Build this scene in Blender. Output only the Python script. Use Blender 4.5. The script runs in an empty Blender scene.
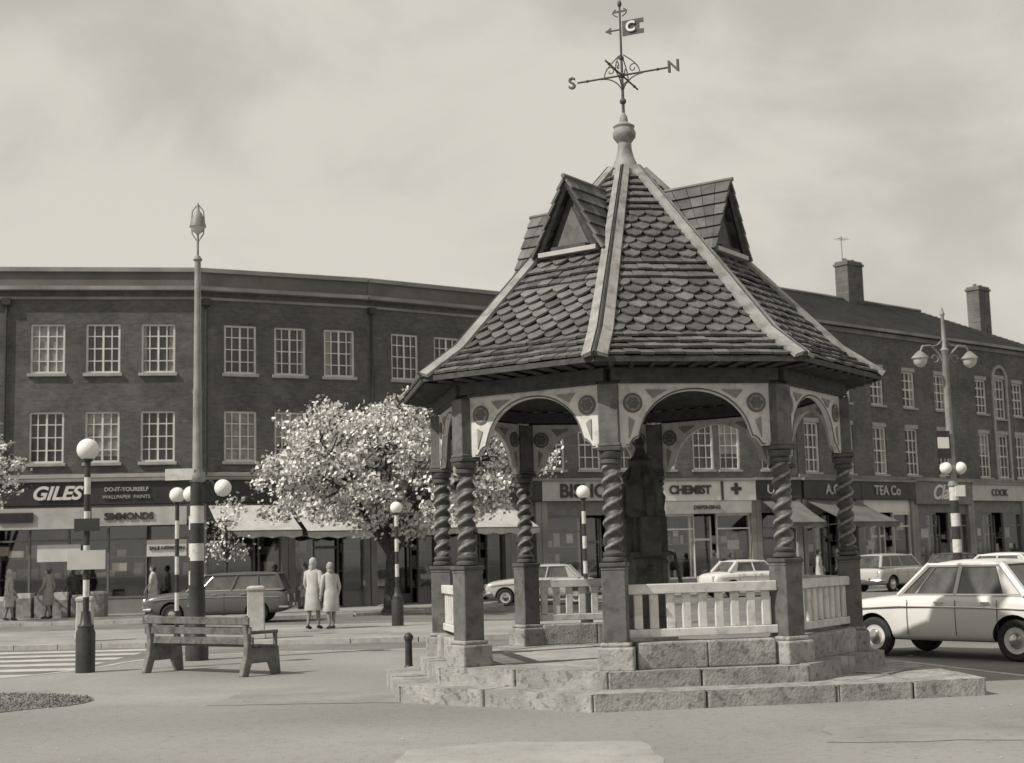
import bpy, math, random
from mathutils import Vector, Matrix
random.seed(7)
TAU=math.tau
R_=random.random
def U(a,b): return random.uniform(a,b)
scene=bpy.context.scene
def g(v): return (v, v*.98, v*.95, 1)

# ------------------------------------------------------------ materials
def newmat(name):
    m=bpy.data.materials.new(name); m.use_nodes=True
    nt=m.node_tree; b=nt.nodes['Principled BSDF']
    return m,nt,b
def mat(name,v,v2=None,scale=3.0,rough=.8,bump=0.0,detail=6,spec=.3,metal=0.0,lo=.35,hi=.65,bscale=None,v3=None,scale3=.4,speck=None):
    m,nt,b=newmat(name); N=nt.nodes; L=nt.links
    b.inputs['Roughness'].default_value=rough
    b.inputs['Specular IOR Level'].default_value=spec
    b.inputs['Metallic'].default_value=metal
    b.inputs['Base Color'].default_value=g(v)
    tc=N.new('ShaderNodeTexCoord')
    if v2 is not None:
        n=N.new('ShaderNodeTexNoise'); n.inputs['Scale'].default_value=scale; n.inputs['Detail'].default_value=detail
        n.inputs['Roughness'].default_value=.62
        L.new(tc.outputs['Object'],n.inputs['Vector'])
        r=N.new('ShaderNodeValToRGB'); r.color_ramp.elements[0].position=lo; r.color_ramp.elements[1].position=hi
        r.color_ramp.elements[0].color=g(v); r.color_ramp.elements[1].color=g(v2)
        L.new(n.outputs['Fac'],r.inputs['Fac']); out=r.outputs['Color']
        layers=[]
        if v3 is not None: layers.append((scale3,v3,.42,.60))
        if speck is not None: layers.append((speck[0],speck[1],.36,.46))
        for (sc,vv,l0,h0) in layers:
            n3=N.new('ShaderNodeTexNoise'); n3.inputs['Scale'].default_value=sc; n3.inputs['Detail'].default_value=5
            L.new(tc.outputs['Object'],n3.inputs['Vector'])
            r3=N.new('ShaderNodeValToRGB'); r3.color_ramp.elements[0].position=l0; r3.color_ramp.elements[1].position=h0
            a_,b_=((1,1,1,1),(vv,vv,vv,1))
            if l0<.4: a_,b_=b_,a_
            r3.color_ramp.elements[0].color=a_; r3.color_ramp.elements[1].color=b_
            L.new(n3.outputs['Fac'],r3.inputs['Fac'])
            mx=N.new('ShaderNodeMix'); mx.data_type='RGBA'; mx.blend_type='MULTIPLY'; mx.inputs[0].default_value=1
            L.new(out,mx.inputs[6]); L.new(r3.outputs['Color'],mx.inputs[7]); out=mx.outputs[2]
        L.new(out,b.inputs['Base Color'])
    if bump:
        n2=N.new('ShaderNodeTexNoise'); n2.inputs['Scale'].default_value=bscale or scale*4; n2.inputs['Detail'].default_value=5
        L.new(tc.outputs['Object'],n2.inputs['Vector'])
        bp=N.new('ShaderNodeBump'); bp.inputs['Strength'].default_value=bump; bp.inputs['Distance'].default_value=.03
        L.new(n2.outputs['Fac'],bp.inputs['Height']); L.new(bp.outputs['Normal'],b.inputs['Normal'])
    return m
def brickmat(name,a,bv,mort):
    m,nt,b=newmat(name); N=nt.nodes; L=nt.links
    b.inputs['Roughness'].default_value=.9; b.inputs['Specular IOR Level'].default_value=.2
    tc=N.new('ShaderNodeTexCoord'); sp=N.new('ShaderNodeSeparateXYZ'); cb=N.new('ShaderNodeCombineXYZ')
    L.new(tc.outputs['Object'],sp.inputs[0]); L.new(sp.outputs['X'],cb.inputs['X']); L.new(sp.outputs['Z'],cb.inputs['Y'])
    br=N.new('ShaderNodeTexBrick'); L.new(cb.outputs[0],br.inputs['Vector'])
    br.inputs['Scale'].default_value=1; br.inputs['Brick Width'].default_value=.23; br.inputs['Row Height'].default_value=.078
    br.inputs['Mortar Size'].default_value=.008; br.inputs['Bias'].default_value=0
    br.inputs['Color1'].default_value=g(a); br.inputs['Color2'].default_value=g(bv); br.inputs['Mortar'].default_value=g(mort)
    out=br.outputs['Color']
    for sc,lo_,hi_ in ((.45,.62,1.35),(3.0,.8,1.22)):
        n=N.new('ShaderNodeTexNoise'); n.inputs['Scale'].default_value=sc; n.inputs['Detail'].default_value=8; n.inputs['Roughness'].default_value=.7
        L.new(tc.outputs['Object'],n.inputs['Vector'])
        r=N.new('ShaderNodeMapRange'); r.inputs[1].default_value=.3; r.inputs[2].default_value=.7; r.inputs[3].default_value=lo_; r.inputs[4].default_value=hi_
        L.new(n.outputs['Fac'],r.inputs[0])
        mx=N.new('ShaderNodeMix'); mx.data_type='RGBA'; mx.blend_type='MULTIPLY'; mx.inputs[0].default_value=1
        L.new(out,mx.inputs[6]); L.new(r.outputs[0],mx.inputs[7]); out=mx.outputs[2]
    L.new(out,b.inputs['Base Color'])
    return m
def glassmat(name,v,fac):
    m,nt,b=newmat(name); N=nt.nodes; L=nt.links
    t=N.new('ShaderNodeBsdfTransparent'); gl=N.new('ShaderNodeBsdfGlossy'); gl.inputs['Roughness'].default_value=.04
    t.inputs['Color'].default_value=g(v)
    mx=N.new('ShaderNodeMixShader'); mx.inputs[0].default_value=fac
    L.new(t.outputs[0],mx.inputs[1]); L.new(gl.outputs[0],mx.inputs[2]); L.new(mx.outputs[0],N['Material Output'].inputs[0])
    return m

M_road=mat('road_asphalt',.15,.22,scale=.6,rough=.9,bump=.25,bscale=60,v3=.8,scale3=.12,speck=(5,.9))
M_plaza=mat('plaza_asphalt',.235,.33,scale=.5,rough=.9,bump=.35,bscale=45,v3=.74,scale3=.25,detail=12,speck=(11,.86))
M_plazap=mat('plaza_repair',.28,.37,scale=1.2,rough=.9,bump=.3,bscale=40,detail=10,speck=(9,.88))
M_plazad=mat('plaza_patch_dark',.20,.29,scale=.9,rough=.9,bump=.3,bscale=40,detail=10,speck=(9,.88))
M_pave=mat('pavement_concrete',.24,.34,scale=.8,rough=.9,bump=.2,bscale=40,v3=.85,scale3=.3,speck=(6,.88))
M_kerb=mat('kerb_stone',.32,.46,scale=4,rough=.85,bump=.2)
M_paint=mat('road_paint',.36,.52,scale=2.5,rough=.7,detail=9)
M_grass=mat('grass',.13,.24,scale=1.6,rough=.95,bump=.5,bscale=50,detail=10)
M_stone=mat('step_stone',.26,.40,scale=3.2,rough=.9,bump=.4,bscale=30,detail=12,v3=.8,scale3=2.3,speck=(14,.62))
M_deck=mat('deck_stone',.30,.42,scale=2,rough=.85,bump=.3,bscale=30,speck=(8,.85))
M_post=mat('post_paint_dark',.06,.10,scale=6,rough=.5,bump=.1)
M_postm=mat('post_paint_mid',.10,.155,scale=5,rough=.55,bump=.15,speck=(7,.7))
M_postl=mat('post_paint_highlight',.16,.28,scale=14,rough=.6)  # lighter tone painting highlights onto the ridges of the twisted columns
M_white=mat('white_paint',.50,.64,scale=4,rough=.6,detail=10,speck=(9,.8))
M_ros=mat('rosette_paint',.09,.14,scale=8,rough=.6)
M_ros2=mat('rosette_paint_pale',.2,.28,scale=8,rough=.6)
M_timber=mat('dark_timber',.045,.08,scale=9,rough=.7,bump=.3)
T=[mat('roof_tile_a',.088,.15,scale=5,rough=.75,bump=.3,v3=.8,scale3=.9),mat('roof_tile_b',.12,.19,scale=6,rough=.75,bump=.3,v3=.8,scale3=.9),mat('roof_tile_c',.06,.10,scale=6,rough=.75,bump=.3)]
M_under=mat('roof_boarding',.03,.05,scale=4)
M_lead=mat('lead_sheet',.2,.32,scale=3.5,rough=.6,bump=.2,speck=(6,.7))
M_iron=mat('wrought_iron',.06,.09,scale=10,rough=.5)
M_brick=brickmat('brick_brown',.09,.125,.12)
M_brick2=brickmat('brick_red',.10,.14,.14)
M_cop=mat('cornice_stone',.24,.34,scale=2,rough=.85,v3=.7,scale3=.5)
M_parap=mat('parapet_render',.13,.19,scale=1.2,rough=.9,v3=.75,scale3=.6)
M_sill=mat('sill_stone',.28,.38,scale=3)
M_slate=mat('slate_roof',.06,.09,scale=3,rough=.7,bump=.2,v3=.75,scale3=.6)
M_wf=mat('window_frame_white',.58,.72,scale=1.5,rough=.5)
M_wg=mat('window_glass_dark',.045,.08,scale=.5,rough=.06,spec=.6)
M_wc=mat('window_glass_curtain',.2,.36,scale=3,rough=.3)
M_glass=glassmat('shop_glass',.85,.16)
M_fdark=mat('fascia_dark',.035,.055,scale=2,rough=.4)
M_flight=mat('fascia_light',.38,.48,scale=2,rough=.6)
M_fwhite=mat('fascia_white',.58,.68,scale=2,rough=.6)
M_fmid=mat('fascia_mid',.14,.2,scale=2,rough=.6)
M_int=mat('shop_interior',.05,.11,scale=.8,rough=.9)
M_g1=mat('goods_pale',.4,.55,scale=6); M_g2=mat('goods_mid',.15,.3,scale=6); M_g3=mat('goods_dark',.04,.08,scale=6)
M_awn=mat('awning_canvas',.4,.54,scale=1.5,rough=.9,v3=.85,scale3=.8); M_awnd=mat('awning_canvas_grey',.10,.16,scale=1.5,rough=.9)
M_bark=mat('bark',.04,.09,scale=8,rough=.95,bump=.5)
M_b1=mat('blossom_bright',.66,.8,scale=8,rough=.8); M_b2=mat('blossom_mid',.4,.56,scale=8,rough=.8); M_leaf=mat('leaf_dark',.08,.15,scale=5,rough=.7)
M_black=mat('black_paint',.035,.055,scale=5,rough=.45)
M_grey=mat('pole_grey_paint',.19,.28,scale=4,rough=.5)
M_globe=mat('beacon_globe',.72,.8,scale=2,rough=.25)
M_wood=mat('bench_wood',.085,.17,scale=5,rough=.8,bump=.3,speck=(9,.7)); M_conc=mat('bench_concrete',.13,.22,scale=6,rough=.9)
M_carw=mat('car_paint_white',.62,.67,scale=.7,rough=.25,spec=.6,speck=(1.5,.95)); M_carg=mat('car_paint_grey',.09,.11,scale=.7,rough=.25,spec=.6); M_carl=mat('car_paint_pale',.42,.46,scale=.7,rough=.25,spec=.6)
M_cglass=mat('car_glass',.05,.12,scale=2.5,rough=.05,spec=.8)
M_tyre=mat('tyre_rubber',.03,.045,scale=8,rough=.85)
M_chrome=mat('chrome',.6,.65,scale=2,rough=.18,metal=1)
M_lens=mat('lamp_lens',.45,.55,scale=2,rough=.1,spec=.8)
M_skin=mat('skin',.36,.42,scale=6,rough=.6); M_coatl=mat('coat_pale',.36,.48,scale=5,rough=.9,bump=.3,bscale=14); M_coatm=mat('coat_mid',.24,.34,scale=5,rough=.9,bump=.3,bscale=14); M_coatd=mat('coat_dark',.04,.07,scale=5,rough=.9)
M_hair=mat('hair',.05,.1,scale=12,rough=.8); M_shoe=mat('shoe',.03,.04,scale=5,rough=.5); M_stock=mat('stocking',.2,.25,scale=4)

# ------------------------------------------------------------ mesh builder
class MB:
    def __init__(s): s.v=[]; s.f=[]; s.m=[]
    def add(s,vs,fs,mi=0,M=None):
        o=len(s.v)
        if M is not None: vs=[M@Vector(p) for p in vs]
        s.v+= [tuple(p) for p in vs]
        for f in fs: s.f.append(tuple(i+o for i in f)); s.m.append(mi)
    def box(s,c,d,mi=0,M=None):
        x,y,z=c; a,b,h=d[0]/2,d[1]/2,d[2]/2
        vs=[(x+i*a,y+j*b,z+k*h) for k in(-1,1) for j in(-1,1) for i in(-1,1)]
        s.add(vs,[(0,2,3,1),(4,5,7,6),(0,1,5,4),(2,6,7,3),(0,4,6,2),(1,3,7,5)],mi,M)
    def bx(s,x0,x1,y0,y1,z0,z1,mi=0,M=None):
        s.box(((x0+x1)/2,(y0+y1)/2,(z0+z1)/2),(x1-x0,y1-y0,z1-z0),mi,M)
    def prism(s,poly,z0,z1,mi=0,M=None,side=None):
        n=len(poly); vs=[(p[0],p[1],z0) for p in poly]+[(p[0],p[1],z1) for p in poly]
        s.add(vs,[tuple(range(n-1,-1,-1)),tuple(range(n,2*n))],mi,M)
        s.add(vs,[(i,(i+1)%n,n+(i+1)%n,n+i) for i in range(n)],mi if side is None else side,M)
    def lathe(s,prof,n=20,c=(0,0,0),mi=0,M=None,ph=0):
        vs=[];fs=[]
        for r,z in prof:
            for i in range(n):
                a=TAU*i/n+ph; vs.append((c[0]+r*math.cos(a),c[1]+r*math.sin(a),c[2]+z))
        for k in range(len(prof)-1):
            for i in range(n):
                j=(i+1)%n; fs.append((k*n+i,k*n+j,(k+1)*n+j,(k+1)*n+i))
        fs.append(tuple(range(n-1,-1,-1))); fs.append(tuple((len(prof)-1)*n+i for i in range(n)))
        s.add(vs,fs,mi,M)
    def tube(s,pts,rad,n=8,mi=0,M=None):
        pts=[Vector(p) for p in pts]
        if not hasattr(rad,'__len__'): rad=[rad]*len(pts)
        vs=[];fs=[];ref=None
        for k,p in enumerate(pts):
            t=(pts[min(k+1,len(pts)-1)]-pts[max(k-1,0)]).normalized()
            if ref is None: ref=Vector((0,0,1)) if abs(t.z)<.9 else Vector((1,0,0))
            a=t.cross(ref)
            if a.length<1e-4: a=t.cross(Vector((0,1,0)))
            a.normalize(); b=t.cross(a).normalized(); ref=-b if (-b).dot(ref)>0 else b
            for i in range(n):
                an=TAU*i/n; vs.append(p+a*math.cos(an)*rad[k]+b*math.sin(an)*rad[k])
        for k in range(len(pts)-1):
            for i in range(n):
                j=(i+1)%n; fs.append((k*n+i,k*n+j,(k+1)*n+j,(k+1)*n+i))
        fs.append(tuple(range(n-1,-1,-1))); fs.append(tuple((len(pts)-1)*n+i for i in range(n)))
        s.add(vs,fs,mi,M)
    def ell(s,c,r,mi=0,M=None,n=14,m=9,z0=-1,z1=1):
        vs=[];fs=[]
        for k in range(m+1):
            ph=math.asin(z0)+(math.asin(z1)-math.asin(z0))*k/m
            for i in range(n):
                a=TAU*i/n; vs.append((c[0]+r[0]*math.cos(ph)*math.cos(a),c[1]+r[1]*math.cos(ph)*math.sin(a),c[2]+r[2]*math.sin(ph)))
        for k in range(m):
            for i in range(n):
                j=(i+1)%n; fs.append((k*n+i,k*n+j,(k+1)*n+j,(k+1)*n+i))
        s.add(vs,fs,mi,M)
    def build(s,name,mats,parent=None,smooth=None,bevel=0,M=None,seg=1,recalc=True):
        me=bpy.data.meshes.new(name); me.from_pydata(s.v,[],s.f)
        for m in mats: me.materials.append(m)
        me.polygons.foreach_set('material_index',s.m); me.update()
        if recalc:
            import bmesh
            bm=bmesh.new(); bm.from_mesh(me); bmesh.ops.recalc_face_normals(bm,faces=bm.faces); bm.to_mesh(me); bm.free()
        if smooth is not None:
            me.shade_smooth(); me.set_sharp_from_angle(angle=math.radians(smooth))
        ob=bpy.data.objects.new(name,me); scene.collection.objects.link(ob)
        if M is not None: ob.matrix_world=M
        if parent is not None:
            ob.parent=parent; ob.matrix_parent_inverse=Matrix.Translation(parent.location).inverted()
        if bevel:
            b=ob.modifiers.new('b','BEVEL'); b.width=bevel; b.segments=seg; b.limit_method='ANGLE'; b.angle_limit=math.radians(40)
        return ob
def empty(name,loc=(0,0,0)):
    e=bpy.data.objects.new(name,None); e.location=loc; scene.collection.objects.link(e); return e
def frame(A,B):
    d=Vector((B[0]-A[0],B[1]-A[1],0)); L=d.length; d/=L; n=Vector((-d.y,d.x,0))
    M=Matrix(((d.x,n.x,0,A[0]),(d.y,n.y,0,A[1]),(0,0,1,0),(0,0,0,1)))
    return M,L
def text(body,size,M,mt,parent,name,shear=0,bold=.0,sx=1):
    c=bpy.data.curves.new(name,'FONT'); c.body=body; c.size=size; c.extrude=.02; c.shear=shear; c.offset=bold
    c.align_x='CENTER'; c.align_y='CENTER'; c.materials.append(mt)
    o=bpy.data.objects.new(name,c); scene.collection.objects.link(o)
    o.matrix_world=M@Matrix.Rotation(math.pi/2,4,'X')@Matrix.Diagonal((sx,1,1,1))
    o.parent=parent; o.matrix_parent_inverse=Matrix.Translation(parent.location).inverted()
    return o

# ------------------------------------------------------------ ground
mb=MB(); mb.add([(-900,-300,-.1),(900,-300,-.1),(900,1500,-.1),(-900,1500,-.1)],[(0,1,2,3)])
mb.build('road',[M_road])
def slab(name,poly,mt,z=0,zb=-.14,kerb=True):
    mb=MB(); mb.prism(poly,zb,z,0)
    ob=mb.build(name,[mt])
    if kerb:
        kb=MB(); n=len(poly); P=[Vector((p[0],p[1])) for p in poly]
        area=sum(P[i].x*P[(i+1)%n].y-P[(i+1)%n].x*P[i].y for i in range(n)); sg=1 if area>0 else -1
        for i in range(n):
            a,b=P[i],P[(i+1)%n]; L=(b-a).length
            if L>45: continue
            d=(b-a)/L; nn=Vector((d.y,-d.x))*sg
            k=max(1,int(L/.9))
            for j in range(k):
                p=a+d*(L*j/k+.006); q=a+d*(L*(j+1)/k-.006)
                kb.prism([tuple(p),tuple(q),tuple(q+nn*.14),tuple(p+nn*.14)],-.14,z+.006)
        k=kb.build('kerb',[M_kerb],parent=ob,bevel=.012)
    return ob
def smoothpoly(pts,closed=False,it=2):
    for _ in range(it):
        q=[pts[0]]
        for a,b in zip(pts[:-1],pts[1:]):
            q+=[(a[0]*.75+b[0]*.25,a[1]*.75+b[1]*.25),(a[0]*.25+b[0]*.75,a[1]*.25+b[1]*.75)]
        q.append(pts[-1]); pts=q
    return pts
edge=smoothpoly([(30,8),(14,11.3),(9.5,13.0),(6.9,15.4),(6.0,18.0),(5.2,21.0),(3.3,24.2),(0,25.8),(-4,26.2),(-6.6,25.6),(-6.9,22.4),(-9,20.4),(-14,19.6),(-30,18.6)])
slab('plaza',[(-60,-20),(60,-20),(60,8)]+edge+[(-60,18)],M_plaza)
slab('pavement',smoothpoly([(-50,31.6),(-12,31.2),(-4,30.2),(1,30.4),(3.2,32.2),(2.6,35.4),(-2,37.2),(-12,37.4),(-50,37.0)]),M_pave)
slab('pavement',smoothpoly([(-50,43.6),(-9,44.0),(-4,45.4),(-.6,51.6),(4,55.0),(14,59.4),(30,72.8),(48,88)],it=1)+[(48,110),(-50,110)],M_pave)
slab('traffic_island',[(11.8+1.6*math.cos(a*TAU/20),38+2.4*math.sin(a*TAU/20)) for a in range(20)],M_pave)
mb=MB()
def rag(pts,j=.05,step=.25):
    out=[]
    for a,b in zip(pts,pts[1:]+pts[:1]):
        L=math.hypot(b[0]-a[0],b[1]-a[1]); n=max(1,int(L/step))
        for k in range(n):
            t=k/n; out.append((a[0]+(b[0]-a[0])*t+U(-j,j),a[1]+(b[1]-a[1])*t+U(-j,j)))
    return out
def patch(pts,mt,z=.004,j=.05):
    mb=MB(); q=[(p[0],p[1],z) for p in rag(pts,j)]
    mb.add(q,[tuple(range(len(q)))]); mb.build('paving_patch',[mt])
patch([(-1.15,9.2),(1.25,9.0),(1.05,12.4),(-.1,12.6),(-1.0,12.2)],M_plazap,j=.04)
patch([(-3.6,16.5),(-1.4,16.3),(-1.3,17.7),(-3.5,17.9)],M_plazad)
patch([(2.6,12.0),(5.9,11.8),(6.2,13.2),(2.8,13.3)],M_plazad)
# crossing
mb=MB()
for i in range(7):
    y=21.6+i*1.3
    mb.add([(-14.5,y,-.096),(-7.6,y,-.096),(-7.6,y+.62,-.096),(-14.5,y+.62,-.096)],[(0,1,2,3)])
mb.build('zebra_crossing_marking',[M_paint])
mb=MB()
for i in range(14):
    x=-30+i*3.2+ (0 if i<5 else 9)
    mb.add([(x,40.6,-.096),(x+1.6,40.6,-.096),(x+1.6,40.72,-.096),(x,40.72,-.096)],[(0,1,2,3)])
for i in range(12):
    x=4+i*1.4; y=29.5+i*.9
    mb.add([(x,y,-.096),(x+.8,y+.5,-.096),(x+.74,y+.6,-.096),(x-.06,y+.1,-.096)],[(0,1,2,3)])
mb.build('road_centre_marking',[M_paint])
# grass verge
gp=rag(smoothpoly([(-18,18.3),(-9,18.9),(-6.6,18.9),(-5.2,17.9),(-5.3,16.8),(-7.2,15.6),(-18,14.4),(-18,18.3)])[:-1],.05,.3)
mb=MB(); mb.prism(gp,-.02,.008)
def inside(p,poly):
    c=False;n=len(poly)
    for i in range(n):
        a,b=poly[i],poly[i-1]
        if (a[1]>p[1])!=(b[1]>p[1]) and p[0]<(b[0]-a[0])*(p[1]-a[1])/(b[1]-a[1])+a[0]: c=not c
    return c
for _ in range(16000):
    x,y=U(-10.5,-4.8),U(14.5,19.1)
    if not inside((x,y),gp): continue
    a=U(0,TAU); h=U(.01,.028); w=.012
    mb.add([(x-w*math.cos(a),y-w*math.sin(a),.008),(x+w*math.cos(a),y+w*math.sin(a),.008),(x+U(-.03,.03),y+U(-.03,.03),.008+h)],[(0,1,2)])
mb.build('grass',[M_grass],recalc=False)
# fallen blossom and litter
mb=MB()
for _ in range(1500):
    a=U(0,TAU); r=abs(random.gauss(0,2.6)); x,y=-4.1+r*math.cos(a),45.6+r*math.sin(a)*.5
    s=U(.02,.05); z=.012 if y>45.6 else -.09
    if 44.2<y<45.9: continue
    b_=U(0,TAU); mb.add([(x,y,z),(x+s*math.cos(b_),y+s*math.sin(b_),z),(x+s*math.cos(b_+1.4),y+s*math.sin(b_+1.4),z)],[(0,1,2)])
for _ in range(260):
    x,y=U(-8,8),U(9,17.5); s=U(.012,.04); b_=U(0,TAU)
    mb.add([(x,y,.011),(x+s*math.cos(b_),y+s*math.sin(b_),.014),(x+s*math.cos(b_+1.3),y+s*math.sin(b_+1.3),.011)],[(0,1,2)],1 if R_()<.7 else 0)
mb.build('fallen_petals',[M_b2,M_plazad],recalc=False)

# ------------------------------------------------------------ bandstand / pavilion
CX,CY=1.58,18.1
PV=empty('pump_pavilion',(CX,CY,0))
PM=Matrix.Translation((CX,CY,0))
OFF=-11.2
def th(i): return math.radians(OFF+45*i)
def pol(r,a,z=0): return Vector((r*math.sin(a),-r*math.cos(a),z))
R0=2.60; T22=math.tan(math.pi/8); C22=math.cos(math.pi/8)
def ring_blocks(ro,ri,z0,z1,nb):
    mb=MB()
    for i in range(8):
        a0,a1=th(i),th(i+1)
        cuts=[0]+[ (k+U(-.12,.12))/nb for k in range(1,nb)]+[1]
        for k in range(nb):
            t0=cuts[k]+.0025; t1=cuts[k+1]-.0025
            o0,o1=pol(ro,a0),pol(ro,a1); i0,i1=pol(ri,a0),pol(ri,a1)
            dz=U(-.006,.006); do=U(-.008,.008)
            q=[o0.lerp(o1,t0),o0.lerp(o1,t1),i0.lerp(i1,t1),i0.lerp(i1,t0)]
            mid=pol(1,(a0+a1)/2)
            q[0]+=mid*do; q[1]+=mid*do
            mb.prism([(p.x,p.y) for p in q],z0,z1+dz)
    return mb
OFF=-14
mb=ring_blocks(3.46,2.85,-.02,.185,2); mb.prism([(pol(2.88,th(i)).x,pol(2.88,th(i)).y) for i in range(8)],-.02,.175)
rf=pol(3.47,th(1)); rr=pol(3.47,th(2)); E=Vector((5.05-CX,15.46-CY,0))
mid=(rf+rr)/2
def P2(*a): return [(p.x,p.y) for p in a]
e1=rf.lerp(E,.5); e2=E.lerp(rr,.5)
mb.prism(P2(rf+Vector((.01,0,0)),e1,mid.lerp(E,.03)),-.02,.182); mb.prism(P2(e1+Vector((.012,0,0)),E,e2-Vector((0,.006,0)),mid.lerp(E,.05)),-.02,.185); mb.prism(P2(e2+Vector((0,.012,0)),rr,mid.lerp(E,.03)),-.02,.18)
mb.build('lower_step',[M_stone],PV,bevel=.03,M=PM,seg=3)
OFF=-12.5
mb=ring_blocks(2.98,2.3,.18,.365,2)
mb.build('upper_step',[M_stone],PV,bevel=.03,M=PM,seg=3)
mb=MB(); mb.prism([(pol(2.32,th(i)).x,pol(2.32,th(i)).y) for i in range(8)],.16,.357); mb.build('deck',[M_deck],PV,M=PM)
OFF=-11.2
pl=MB(); sq=MB(); tw=MB()
for i in range(8):
    a=th(i); c=pol(R0,a); Mx=Matrix.Translation(c)@Matrix.Rotation(a,4,'Z')
    pl.box((0,0,.485),(.40,.40,.26),0,Mx)
    pl.box((0,0,.64),(.33,.33,.05),0,Mx)
    sq.box((0,0,1.08),(.265,.265,.84),0,Mx)
    sq.box((0,0,1.50),(.30,.30,.05),1,Mx)
    sq.box((0,0,1.455),(.28,.28,.03),0,Mx)
    sq.box((0,0,2.775),(.27,.27,.05),1,Mx)
    sq.box((0,0,3.15),(.225,.225,.70),0,Mx)
    sq.box((0,0,2.82),(.25,.25,.04),0,Mx)
    tw.lathe([(.09,1.525),(.13,1.54),(.13,1.57),(.10,1.59),(.12,1.61),(.12,1.63),(.095,1.65)],20,(0,0,0),0,Mx)
    tw.lathe([(.095,2.60),(.12,2.62),(.12,2.65),(.10,2.665),(.13,2.69),(.135,2.74),(.12,2.75)],20,(0,0,0),0,Mx)
    n=28; K=120; z0,z1=1.64,2.61
    vs=[];fs=[];ms=[]
    for k in range(K+1):
        z=z0+(z1-z0)*k/K; env=min(1,k/6,(K-k)/6)
        for j in range(n):
            t=TAU*j/n; ph=math.cos(2*t-TAU*z/.15)
            r=.092+.020*env*ph
            vs.append((r*math.cos(t),r*math.sin(t),z))
    for k in range(K):
        z=z0+(z1-z0)*(k+.5)/K
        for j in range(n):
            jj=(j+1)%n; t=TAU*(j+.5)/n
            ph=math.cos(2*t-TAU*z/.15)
            fs.append((k*n+j,k*n+jj,(k+1)*n+jj,(k+1)*n+j)); ms.append(1 if ph>.75 else 0)  # ridge faces get the lighter tone, highlights put into the colour
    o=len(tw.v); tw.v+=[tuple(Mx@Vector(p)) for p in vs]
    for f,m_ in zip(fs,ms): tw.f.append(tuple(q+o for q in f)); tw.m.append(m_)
pl.build('post_plinths',[M_stone],PV,bevel=.02,M=PM,seg=2)
sq.build('post_blocks',[M_postm,M_post],PV,bevel=.01,M=PM)
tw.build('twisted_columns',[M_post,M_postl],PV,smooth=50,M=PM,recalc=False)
wh=MB(); dk=MB(); cb=MB(); bl=MB(); ro=MB()
W=R0*math.sin(math.pi/8)
for i in range(8):
    ac=(th(i)+th(i+1))/2
    F=Matrix.Translation(pol(R0*C22,ac))@Matrix.Rotation(ac,4,'Z')
    hw=W-.10
    dk.box((0,0,3.61),(2*W-.02,.2,.14),0,F)
    dk.box((0,-.06,3.525),(2*W-.22,.05,.03),0,F)
    N_=48; vs=[];fs=[]
    zt=3.515
    for k in range(N_+1):
        x=-hw+2*hw*k/N_; ax=abs(x)
        if ax>hw-.13: zb=2.80
        elif ax>hw-.24:
            t=(hw-.13-ax)/.11; zb=2.80+.10*math.sqrt(max(0,1-(1-t)**2))
        else:
            q=ax/(hw-.24); zb=2.90+.53*(max(0,1-q**2.1))**.55
        for y in(-.03,.03): vs.append((x,y,zb)); vs.append((x,y,zt))
    for k in range(N_):
        a=4*k;b=4*k+4
        fs+=[(a,b,b+1,a+1),(a+2,a+3,b+3,b+2),(a,a+2,b+2,b),(a+1,b+1,b+3,a+3)]
    fs+=[(0,1,3,2),(4*N_,4*N_+2,4*N_+3,4*N_+1)]
    wh.add(vs,fs,0,F)
    pts=[]
    for k in range(N_+1):
        v=vs[4*k]; pts.append((v[0],-.032,v[2]+.02))
    dk.tube(pts[2:-2],.009,5,1,F)
    for sx in(-1,1):
        for sy in(-1,1):
            Rx=F@Matrix.Translation((sx*(hw-.165),sy*.034,3.29))@Matrix.Rotation(math.pi/2,4,'X')
            ro.lathe([(.112,-.008),(.112,.008)],24,(0,0,0),0,Rx)
            ro.lathe([(.088,-.012),(.088,.012)],20,(0,0,0),1,Rx)
            for p in range(6):
                an=p*TAU/6; ro.lathe([(.026,-.016),(.026,.016)],8,(.05*math.cos(an),.05*math.sin(an),0),0,Rx)
            ro.lathe([(.02,-.018),(.02,.018)],8,(0,0,0),0,Rx)
            ro.prism([(sx*-.24,.05),(sx*-.42,.15),(sx*-.15,.15)],-.008,.008,1,Rx)
            ro.prism([(sx*-.02,-.20),(sx*.05,-.40),(sx*.05,-.16)],-.008,.008,1,Rx)
    if i not in (7,5,3):
        for s in range(2):
            x0=-W+.2+s*(W-.2)+.002; x1=x0+(W-.2)-.004
            cb.bx(x0,x1,-.13,.13,.36,.65+U(-.004,.004),0,F)
        hb=W-.13
        bl.bx(-hb,hb,-.05,.05,1.17,1.28,0,F); bl.bx(-hb,hb,-.035,.035,.70,.79,0,F)
        nb=9
        for k in range(nb):
            x=-hb+.12+(2*hb-.24)*k/(nb-1)+U(-.006,.006)
            bl.bx(x-.05,x+.05,-.018,.018,.79,1.17,0,F)
wh.build('arch_spandrels',[M_white],PV,M=PM,bevel=.004)
dk.build('ring_beam',[M_timber,M_postm],PV,M=PM)
cb.build('stone_curbs',[M_stone],PV,bevel=.02,M=PM,seg=2)
bl.build('balustrades',[M_white],PV,bevel=.008,M=PM)
ro.build('rosettes',[M_ros,M_ros2],PV,M=PM)
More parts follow.
